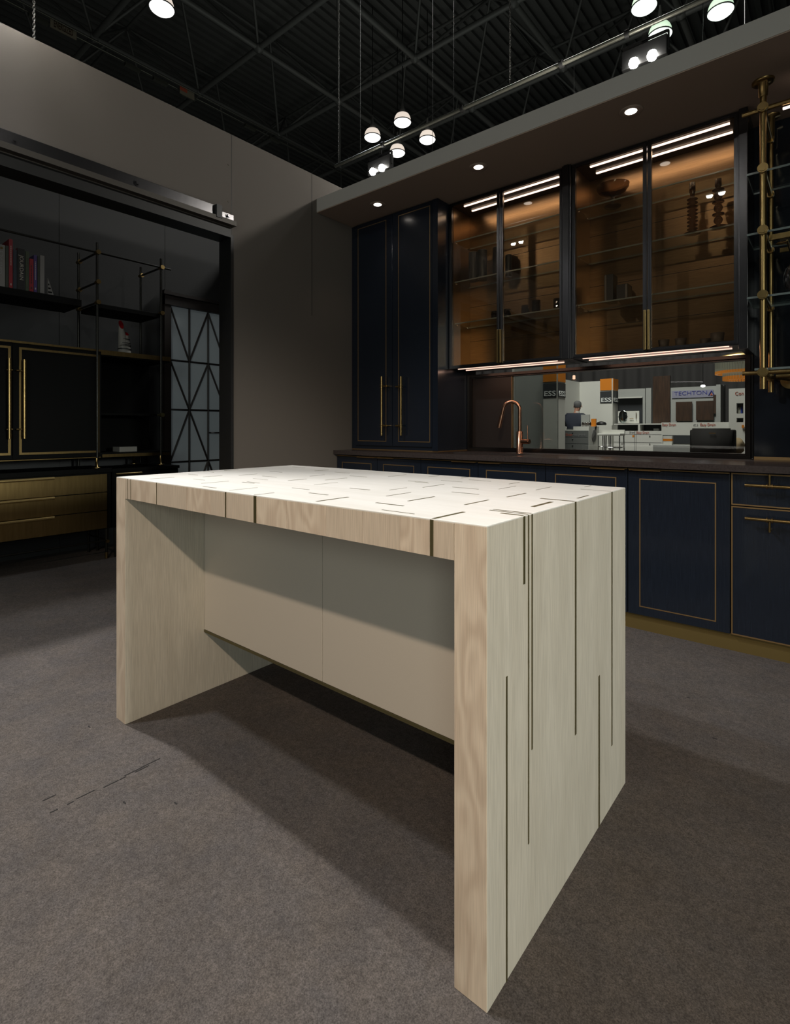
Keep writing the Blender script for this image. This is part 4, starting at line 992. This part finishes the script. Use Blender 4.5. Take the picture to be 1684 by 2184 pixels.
# the man at the counter
def person(x, y, label):
    t = thing('person', (x, y, 0), label, 'person')
    def skin_mesh(name, verts, edges, m, par, root=0):
        me = bpy.data.meshes.new(name); me.from_pydata([Vector(v[:3]) for v in verts], edges, [])
        o = bpy.data.objects.new(name, me); COL.objects.link(o)
        sk = o.modifiers.new('s', 'SKIN'); ss = o.modifiers.new('d', 'SUBSURF'); ss.levels = 1; ss.render_levels = 1
        for i, v in enumerate(verts): me.skin_vertices[0].data[i].radius = (v[3], v[4] if len(v) > 4 else v[3]); me.skin_vertices[0].data[i].use_root = (i == root)
        bpy.context.view_layer.update()
        nm = bpy.data.meshes.new_from_object(o.evaluated_get(bpy.context.evaluated_depsgraph_get()))
        bpy.data.objects.remove(o); nm.name = name; nm.materials.clear(); nm.materials.append(m)
        for p_ in nm.polygons: p_.use_smooth = True
        n = bpy.data.objects.new(name, nm); COL.objects.link(n); n.parent = par; return n
    # local frame: faces +Y / +X (away from the window), leaning on the counter
    V = [(0, 0, .92, .13, .09), (0, .02, 1.12, .13, .09), (0, .06, 1.32, .13, .09), (.0, .10, 1.42, .07, .06), (.01, .13, 1.52, .055), (.03, .16, 1.60, .085, .095), (.03, .165, 1.69, .085, .095), (.03, .165, 1.755, .05),
         (-.17, .08, 1.38, .045), (-.25, .16, 1.20, .042), (-.20, .36, 1.19, .036), (-.18, .44, 1.20, .028),
         (.18, .10, 1.38, .045), (.27, .20, 1.21, .042), (.24, .40, 1.19, .036), (.23, .48, 1.20, .028),
         (-.10, 0, .84, .095), (-.12, .02, .46, .06), (-.12, 0, .09, .042), (-.12, .13, .045, .035), (.10, 0, .84, .095), (.12, .02, .46, .06), (.12, 0, .09, .042), (.12, .13, .045, .035)]
    E = [(0, 1), (1, 2), (2, 3), (3, 4), (4, 5), (5, 6), (6, 7), (2, 8), (8, 9), (9, 10), (10, 11), (2, 12), (12, 13), (13, 14), (14, 15), (0, 16), (16, 17), (17, 18), (18, 19), (0, 20), (20, 21), (21, 22), (22, 23)]
    for hx, hy in ((-.18, .44), (.23, .48)):
        hi = 11 if hx < 0 else 15
        for k, dx in enumerate((-.024, -.008, .008, .024)):
            V.append((hx+dx, hy+.05, 1.205, .009)); V.append((hx+dx*1.2, hy+.085+(.008 if k in (1, 2) else 0), 1.195, .007)); n = len(V); E += [(hi, n-2), (n-2, n-1)]
        V.append((hx+(.035 if hx < 0 else -.035), hy+.02, 1.20, .010)); V.append((hx+(.05 if hx < 0 else -.05), hy+.05, 1.198, .008)); n = len(V); E += [(hi, n-2), (n-2, n-1)]
    b = skin_mesh('body', V, E, M['skin'], t)
    J = [(0, -.005, .86, .175, .135), (0, .015, 1.12, .175, .135), (0, .055, 1.32, .235, .15), (0, .095, 1.45, .15, .11), (-.20, .08, 1.39, .10), (-.26, .155, 1.20, .064), (-.215, .33, 1.20, .05), (.21, .10, 1.39, .10), (.28, .195, 1.21, .064), (.25, .36, 1.20, .05)]
    skin_mesh('suit_jacket', J, [(0, 1), (1, 2), (2, 3), (2, 4), (4, 5), (5, 6), (2, 7), (7, 8), (8, 9)], M['suit'], b)
    Tt = [(0, 0, .88, .165, .125), (-.10, 0, .80, .115), (-.12, .02, .46, .08), (-.12, 0, .10, .065), (.10, 0, .80, .115), (.12, .02, .46, .08), (.12, 0, .10, .065)]
    skin_mesh('trousers', Tt, [(0, 1), (1, 2), (2, 3), (0, 4), (4, 5), (5, 6)], M['suit'], b)
    h = MB().lathe((x+.03, y+.148, 1.615), [(.074, 0), (.088, .04), (.090, .09), (.078, .13), (.045, .155), (0, .163)], 18, sy=1.05); hb = h.build('hair', M['hair'], b)
    e = MB()
    for sx in (-.068, .128): e.lathe((x+sx, y+.165, 1.61), [(0, 0), (.009, .01), (.010, .03), (.006, .05), (0, .055)], 8)
    e.lathe((x+.03, y+.255, 1.60), [(0, 0), (.014, .01), (.010, .04), (0, .05)], 8)
    e.build('ears_and_nose', M['skin'], b)
    MB().lathe((x+.02, y+.13, 1.475), [(.062, 0), (.066, .02), (.060, .045)], 16).build('shirt_collar', M['white'], b)
yy = Y+dd+.22; q = P(1223.5, 880, yy); person(q.x, yy, 'grey-haired person in a dark navy suit leaning on the reception counter, back turned')

# pendant lantern
q = P(1223.5, 800, 12.0)
t = thing('hanging_lantern', (q.x, 12, P(1223.5, 811, 12).z), 'small glowing glass lantern hanging above the person in the suit', 'lantern')
z = P(1223.5, 811, 12).z
MB().lathe((q.x, 12, z), [(0, 0), (.045, 0), (.058, .012), (.045, .02), (.02, .02)], 18).build('dish', M['copper'], t)
MB().lathe((q.x, 12, z), [(.028, .02), (.030, .03), (.030, .10), (.022, .115), (0, .118)], 16).build('bulb', emis('warm_bulb', (1, .62, .42), 1.6), t)
MB().lathe((q.x, 12, z), [(.058, .02), (.060, .15), (.045, .24), (.02, .27)], 18).build('glass_shade', M['stem'], t)
MB().tube([(q.x, 12, z+.26), (q.x, 12, 11.45)], .004, 5).build('cord', M['jet'], t)

# stools
def stool(px, Y, label, w=.15):
    q = P(px, 927, Y); x = q.x; z = q.z
    t = thing('bar_stool', (x, Y, 0), label, 'bar stool', 'white bar stools')
    MB().bbox(x-w, x+w, Y-.17, Y+.17, z-.02, z+.03, .015).box(x-w, x+w, Y+.12, Y+.17, z+.03, z+.10).build('seat', M['white'], t)
    for sx in (-w+.02, w-.02):
        for sy in (-.14, .14): MB().tube([(x+sx, Y+sy, z-.02), (x+sx*1.1, Y+sy*1.15, 0)], .013, 8).build('leg', M['chrome'], t)
    zz = z-.26; k = w-.005
    MB().tube([(x-k, Y-k, zz), (x+k, Y-k, zz), (x+k, Y+k, zz), (x-k, Y+k, zz), (x-k, Y-k, zz)], .010, 8).build('footrest', M['chrome'], t)
stool(1287, 11.8, 'white bar stool nearest the reception counter', .085); stool(1311, 11.2, 'white bar stool in front of the low white drawers')

# mirror stand unit
Yw = 13.2
t = thing('display_wall', (P(1350, 900, Yw).x, Yw, 0), 'grey framed display wall with dark recess and round mirror', 'display wall')
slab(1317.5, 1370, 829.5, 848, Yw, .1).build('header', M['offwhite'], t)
slab(1317.5, 1369, 847, 849, Yw-.02, .1).build('light_edge', M['white'], t)
slab(1317.5, 1369.5, 848, 905, Yw+.12, .05).build('recess', M['char'], t)
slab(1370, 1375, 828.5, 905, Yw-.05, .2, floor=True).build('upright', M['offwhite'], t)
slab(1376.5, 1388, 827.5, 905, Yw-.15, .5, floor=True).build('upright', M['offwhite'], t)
tag(slab(1317.5, 1362.5, 876.5, 903, Yw-.1, .02).build('fittings_board', M['white']), 'white board with brass fittings beside the round mirror', 'board')
q = P(1328, 889, Yw-.3)
t = thing('table_mirror', (q.x, Yw-.3, 0), 'oval tilted mirror on a stand before the white board', 'mirror')
t.location.z = q.z-.16
MB().box(P(1318, 889, Yw-.42).x, P(1368, 889, Yw-.42).x, Yw-.42, Yw-.11, 0, q.z-.162).build('ledge', M['white'], bpy.data.objects['display_wall'])
s = MB(); 
for k in range(1): s.lathe((q.x, Yw-.3, q.z-.15), [(0, 0), (.045, .01), (.085, .06), (.10, .15), (.085, .24), (.045, .29), (0, .30)], 20, sy=.15)
s.build('mirror_glass', M['mirror'], t)
MB().tube([(q.x-.11, Yw-.3, q.z), (q.x+.11, Yw-.3, q.z)], .008, 8).tube([(q.x, Yw-.28, q.z-.16), (q.x, Yw-.28, q.z)], .012, 8).build('stand', M['chrome'], t)
for px, lb in ((1342, 'left towel rail on the white board'), (1356, 'right tall rail on the white board')):
    a = P(px, 893, Yw-.13); b_ = P(px+(8 if px < 1350 else 0), 893 if px < 1350 else 880, Yw-.13)
    tag(MB().tube([a, b_], .008, 8).build('towel_rail', M['brass']), lb, 'towel rail', 'rails on the fittings board')

# low white displays
Yl = 11.9
t = thing('display_counter', (P(1350, 930, Yl).x, Yl+.3, 0), 'white drawer counter with two dark niches behind the stools', 'display counter')
a, b = P(1308.5, 920, Yl), P(1410, 920, Yl); zt, zi0, zi1 = P(1350, 903.5, Yl).z, P(1350, 919, Yl).z, P(1350, 906, Yl).z
MB().box(a.x, b.x, Yl, Yl+.6, 0, zi0).box(a.x, b.x, Yl, Yl+.6, zi1, zt).box(a.x, b.x, Yl+.3, Yl+.6, zi0, zi1).box(P(1360, 910, Yl).x, P(1364.5, 910, Yl).x, Yl, Yl+.3, zi0, zi1).build('body', M['white'], t)
MB().box(a.x, P(1360, 910, Yl).x, Yl+.29, Yl+.299, zi0, zi1).box(P(1364.5, 910, Yl).x, b.x, Yl+.29, Yl+.299, zi0, zi1).build('niche_back', M['char'], t)
s = MB()
for px in (1352.8, 1356): q = P(px, 940, Yl); s.box(q.x-.005, q.x+.005, Yl-.002, Yl, 0, zi0)
for py in (926.5, 943.5): z = P(1360, py, Yl).z; s.box(a.x, b.x, Yl-.002, Yl, z-.004, z+.004)
for px, py in ((1385, 930), (1385, 947), (1326, 946)): q = P(px, py, Yl); s.box(q.x-.012, q.x+.012, Yl-.01, Yl, q.z-.012, q.z+.012)
s.build('drawer_lines', M['greytxt'], t)
q = P(1350, 930, Yl); MB().box(q.x-.02, q.x+.02, Yl-.004, Yl, q.z-.02, q.z+.02).build('orange_tag', M['orange'], t)
q = P(1356.5, 926, Yl); text('lettering', 'Easy Drain', .075, (q.x+.01, Yl-.004, q.z+.01), (1, 0, 0), (0, 0, 1), M['redtxt'], t, .001, .24)
q = P(1342, 926, Yl); text('lettering', 'Silow', .06, (q.x, Yl-.004, q.z+.02), (1, 0, 0), (0, 0, 1), M['greytxt'], t, .001, .11)
q = P(1396, 917, Yl-.0); tag(MB().box(q.x-.05, q.x+.05, Yl+.1, Yl+.2, zi0+.001, zi0+.05).build('sample_box', M['offwhite']), 'small pale box in the right dark niche', 'box')
Ye = 10.9
t = thing('display_stand', (P(1490, 930, Ye).x, Ye, 0), 'long low white display with red lettering behind the black chair', 'display stand')
slab(1410, 1574, 900.5, 975, Ye, .2, floor=True).build('panel', M['white'], t)
MB().box(P(1413, 930, Ye).x, P(1574, 930, Ye).x, Ye-.01, Ye, P(1500, 947, Ye).z, P(1500, 928.5, Ye).z).build('dark_band', M['char'], t)
for px, w in ((1412, 29), (1493, 32)):
    q = P(px, 908.5, Ye); text('lettering', 'Easy Drain', .07, (q.x, Ye-.004, q.z), (1, 0, 0), (0, 0, 1), M['redtxt'], t, .001, P(px+w, 908, Ye).x-q.x)
q = P(1478, 908.5, Ye); text('lettering', 'dC 3', .055, (q.x, Ye-.004, q.z), (1, 0, 0), (0, 0, 1), M['greytxt'], t, .001, .07)
q = P(1554, 908.5, Ye); text('lettering', 'Solutions', .055, (q.x, Ye-.004, q.z), (1, 0, 0), (0, 0, 1), M['greytxt'], t, .001, .17)
q = P(1571, 922, Ye); MB().box(q.x-.028, q.x+.028, Ye-.006, Ye, q.z+.0, q.z+.05).build('orange_tag', M['orange'], t)
MB().box(q.x-.028, q.x+.028, Ye-.006, Ye, q.z-.06, q.z-.004).build('grey_tag', M['char'], t)
Yc = 10.3
s = slab(1392, 1475, 949.5, 975, Yc, .5, floor=True)
tag(s.build('low_table', M['offwhite']), 'low grey table left of the black wing chair', 'table')
a, b = P(1413.5, 950, Yc+.2), P(1432, 950, Yc+.2); zz = P(1430, 949.5, Yc).z
t = thing('brochure_box', ((a.x+b.x)/2, Yc+.2, zz), 'white and orange brochure box on the low grey table', 'box')
MB().box(a.x, b.x, Yc+.2, Yc+.3, zz, zz+.16).build('box', M['white'], t)
MB().box(a.x-.002, b.x+.002, Yc+.198, Yc+.302, zz+.07, zz+.11).build('orange_band', M['orange'], t)

# wing chair seen from behind
Yk = 9.6
a, b = P(1470, 930, Yk), P(1561, 930, Yk); zt = P(1515, 913.5, Yk).z
t = thing('wing_chair', ((a.x+b.x)/2, Yk+.3, 0), 'black upholstered wing chair seen from behind', 'chair')
cxx = (a.x+b.x)/2; hw = (b.x-a.x)/2
def wing(s, z0, z1, w0, w1, y0, y1, d):
    bm = bmesh.new(); bmesh.ops.create_cube(bm, size=1)
    for v in bm.verts:
        top_ = v.co.z > 0; w = w1 if top_ else w0; yy = y1 if top_ else y0
        v.co = Vector((cxx+v.co.x*2*w, yy+(v.co.y+.5)*d, z1 if top_ else z0))
    bmesh.ops.bevel(bm, geom=list(bm.edges), offset=.03, segments=3, affect='EDGES'); s.frombm(bm, 0, True); return s
wing(MB(), .42, zt, hw*.82, hw, Yk+.08, Yk, .10).build('backrest', M['leather'], t)
s = MB()
for sg in (-1, 1): s.bbox(cxx+sg*hw*.93-.035, cxx+sg*hw*.93+.035, Yk+.07, Yk+.34, .60, zt-.02, .03)
s.build('wings', M['leather'], t)
MB().bbox(cxx-hw*.8, cxx+hw*.8, Yk+.15, Yk+.72, .28, .46, .03).build('seat', M['leather'], t)
for sg in (-1, 1): MB().bbox(cxx+sg*hw*.86-.045, cxx+sg*hw*.86+.045, Yk+.2, Yk+.72, .28, .64, .03).build('armrest', M['leather'], t)
for sx in (-.3, .3):
    for sy in (.18, .66): MB().tube([(cxx+sx, Yk+sy, .28), (cxx+sx*1.05, Yk+sy, 0)], [.02, .014], 8).build('leg', M['dkwood'], t)
MB().box(cxx-.02, cxx+.07, Yk-.002, Yk+.002, zt-.085, zt-.07).build('stitched_mark', M['brass_tr'], t)
q = P(1569, 955, 10.33); bm = bmesh.new(); bmesh.ops.create_icosphere(bm, subdivisions=3, radius=.115)
for v in bm.verts: v.co *= 1+random.uniform(-.09, .09); v.co.z *= 1.2
t = MB().frombm(bm, 0, True, Matrix.Translation((q.x, 10.41, P(1569, 952, 10.33).z)))
t = tag(t.build('fleece_cushion', M['rug']), 'shaggy tan round cushion at the right side of the black wing chair', 'cushion')
qb = P(1569, 962, 10.33)
tag(MB().box(qb.x-.13, qb.x+.13, 10.34, 10.46, 0, P(1569, 952, 10.33).z-.155).build('side_plinth', M['chrome']), 'small pedestal under the shaggy tan cushion', 'pedestal')

# techtona stand
Yt = 13.6
tag(MB().box(P(1391.5, 850, 12.4).x, P(1428, 850, 12.4).x, 12.4, 12.47, 0, P(1400, 802.5, 12.4).z).build('wood_slab', M['walnut']), 'tall live edge walnut slab standing between the booths', 'wood slab')
t = thing('booth_wall', (P(1475, 850, Yt).x, Yt, 0), 'grey booth wall with the TECHTONA banner', 'booth wall')
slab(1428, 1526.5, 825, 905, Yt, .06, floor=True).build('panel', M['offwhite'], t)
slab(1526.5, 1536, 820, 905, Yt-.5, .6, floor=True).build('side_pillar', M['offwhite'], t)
slab(1432, 1520, 832.5, 848, Yt-.02, .012).build('banner', mat('pale_violet_banner', (.25, .25, .32), .5), t)
q = P(1437, 843.5, Yt-.03); w = P(1519, 843.5, Yt-.03).x-q.x
text('lettering', 'TECHTON', .125, (q.x, Yt-.024, q.z), (1, 0, 0), (0, 0, 1), M['blue'], t, .002, w*.86, -.001)
q2 = P(1510.5, 843, Yt-.03)
s = MB(); h_ = .10
for aa, bb in (((0, 0), (.055, h_)), ((.055, h_), (.11, 0))): s.tube([(q2.x+aa[0], Yt-.026, q2.z+aa[1]), (q2.x+bb[0], Yt-.026, q2.z+bb[1])], .010, 6)
s.build('letter_mark', M['blue'], t)
MB().add([(q2.x+.03, Yt-.03, q2.z), (q2.x+.08, Yt-.03, q2.z), (q2.x+.055, Yt-.03, q2.z+.055)], [(0, 1, 2)]).build('red_triangle', M['redtxt'], t)
for x0, x1, y0, y1, lb in ((1440.5, 1475, 857, 898, 'left dark walnut panel hung on the booth wall'), (1483.5, 1521, 855, 896, 'right brown walnut panel hung on the booth wall'), (1520.5, 1526, 842, 882, 'narrow black panel beside the right walnut panel')):
    tag(slab(x0, x1, y0, y1, Yt-.06, .03).build('wood_panel', M['walnut']), lb, 'wood panel', 'sample panels on the booth wall')
tag(slab(1536.5, 1543.5, 821, 905, Yt-.1, .2, floor=True).build('pillar_shaded_side', M['greyl']), 'shaded side of the banner booth pillar, its shade given as grey', 'pillar')  # side face of the pillar, its shade put into the grey colour
q = P(1498.5, 823, 12.6)
t = thing('track_spotlight', (q.x, 12.6, q.z), 'small lit spotlight on a rod above the banner', 'spotlight')
MB().lathe((q.x, 12.6, q.z-.03), [(0, 0), (.035, .005), (.045, .03), (.03, .05)], 14).build('bulb', emis('spot_bulb', (1, 1, .95), 5), t)
MB().tube([(P(1426, 815, 12.6).x, 12.6, P(1430, 815, 12.6).z), (q.x, 12.6, q.z+.08)], .008, 6).tube([(q.x, 12.6, q.z+.02), (q.x, 12.6, 11.45)], .006, 6).build('arm', M['steel'], t)
# right white panel with niches
Yr_ = 9.9
a, b = P(1553.5, 850, Yr_), P(1600, 850, Yr_); zt = P(1570, 828.5, Yr_).z
t = thing('display_tower', ((a.x+b.x)/2, Yr_+.7, 0), 'tall white display tower with two niches at the right window edge', 'display tower')
Yr_ = 10.6; a, b = P(1553.5, 850, Yr_), P(1606, 850, Yr_); zt = P(1570, 828.5, Yr_).z
n = [P(1570, y, Yr_).z for y in (900.5, 891.5, 882, 860)]; xn = P(1570, 870, Yr_).x; xe = P(1584.5, 870, Yr_).x
MB().box(a.x, xn, Yr_, Yr_+.27, 0, zt).box(xe, b.x, Yr_, Yr_+.27, 0, zt).box(xn, xe, Yr_+.15, Yr_+.27, 0, zt).box(xn, xe, Yr_, Yr_+.15, 0, n[0]).box(xn, xe, Yr_, Yr_+.15, n[1], n[2]).box(xn, xe, Yr_, Yr_+.15, n[3], zt).build('tower_body', M['white'], t)
MB().box(xn, xe, Yr_+.14, Yr_+.149, n[0], n[1]).box(xn, xe, Yr_+.14, Yr_+.149, n[2], n[3]).build('niche_back', M['greyl'], t)
q = P(1567, 843, Yr_); text('lettering', 'Con', .085, (q.x, Yr_-.004, q.z), (1, 0, 0), (0, 0, 1), M['redtxt'], t, .001, P(1585, 843, Yr_).x-q.x)
for px, m, lb, h in ((1574, 'white', 'white bottle in the tower niche', .10), (1577.2, 'white', 'white bottle beside the blue one in the tower niche', .10), (1580.6, 'bluebot', 'blue bottle in the tower niche', .115)):
    q = P(px, 880, Yr_+.06); tag(MB().lathe((q.x, Yr_+.07, n[2]+.004), [(0, 0), (.014, 0), (.014, h*.7), (.008, h*.8), (.008, h), (0, h)], 12).build('bottle', M[m]), lb, 'bottle', 'bottles in the tower niche')
tag(slab(1581, 1586, 906.5, 912.5, Yr_-.03, .02).build('orange_tag', M['orange']), 'orange tag at the right edge of the window view', 'tag')
# chandelier
Yh = 9.0
c = P(1588, 800, Yh); zt = P(1560, 762, Yh).z
t = thing('chandelier', (c.x, Yh, P(1560, 812, Yh).z), 'tiered amber crystal chandelier seen at the right window edge', 'chandelier')
r1 = c.x-P(1527, 800, Yh).x; r2 = c.x-P(1543, 800, Yh).x; r0 = c.x-P(1513, 800, Yh).x
z1, z2, z3 = P(1560, 768, Yh).z, P(1560, 797, Yh).z, P(1560, 812, Yh).z
MB().lathe((c.x, Yh, z1), [(r0*.4, .09), (r0, .02), (r0, -.01), (r1*.98, -.03), (r1*.9, .0)], 40).build('crown', M['brass'], t)
def rods(r, zt_, zb, n, m, nm, rr):
    s = MB()
    for k in range(n): a_ = 2*PI*k/n; s.tube([(c.x+r*math.cos(a_), Yh+r*math.sin(a_), zt_), (c.x+r*math.cos(a_), Yh+r*math.sin(a_), zb)], rr, 5, smooth=False)
    return s.build(nm, M[m], t)
rods(r1, z1-.02, z2+.03, 64, 'crys', 'crystal_tier', .016); rods(r1, z2+.03, z2-.01, 64, 'amber', 'amber_tips', .016)
rods(r2, z2+.02, z3+.055, 46, 'crys', 'crystal_tier', .016); rods(r2, z3+.055, z3, 46, 'amber', 'amber_tips', .016)
MB().tube([(c.x, Yh, zt), (c.x, Yh, 11.45)], .008, 6).build('chain', M['jet'], t)
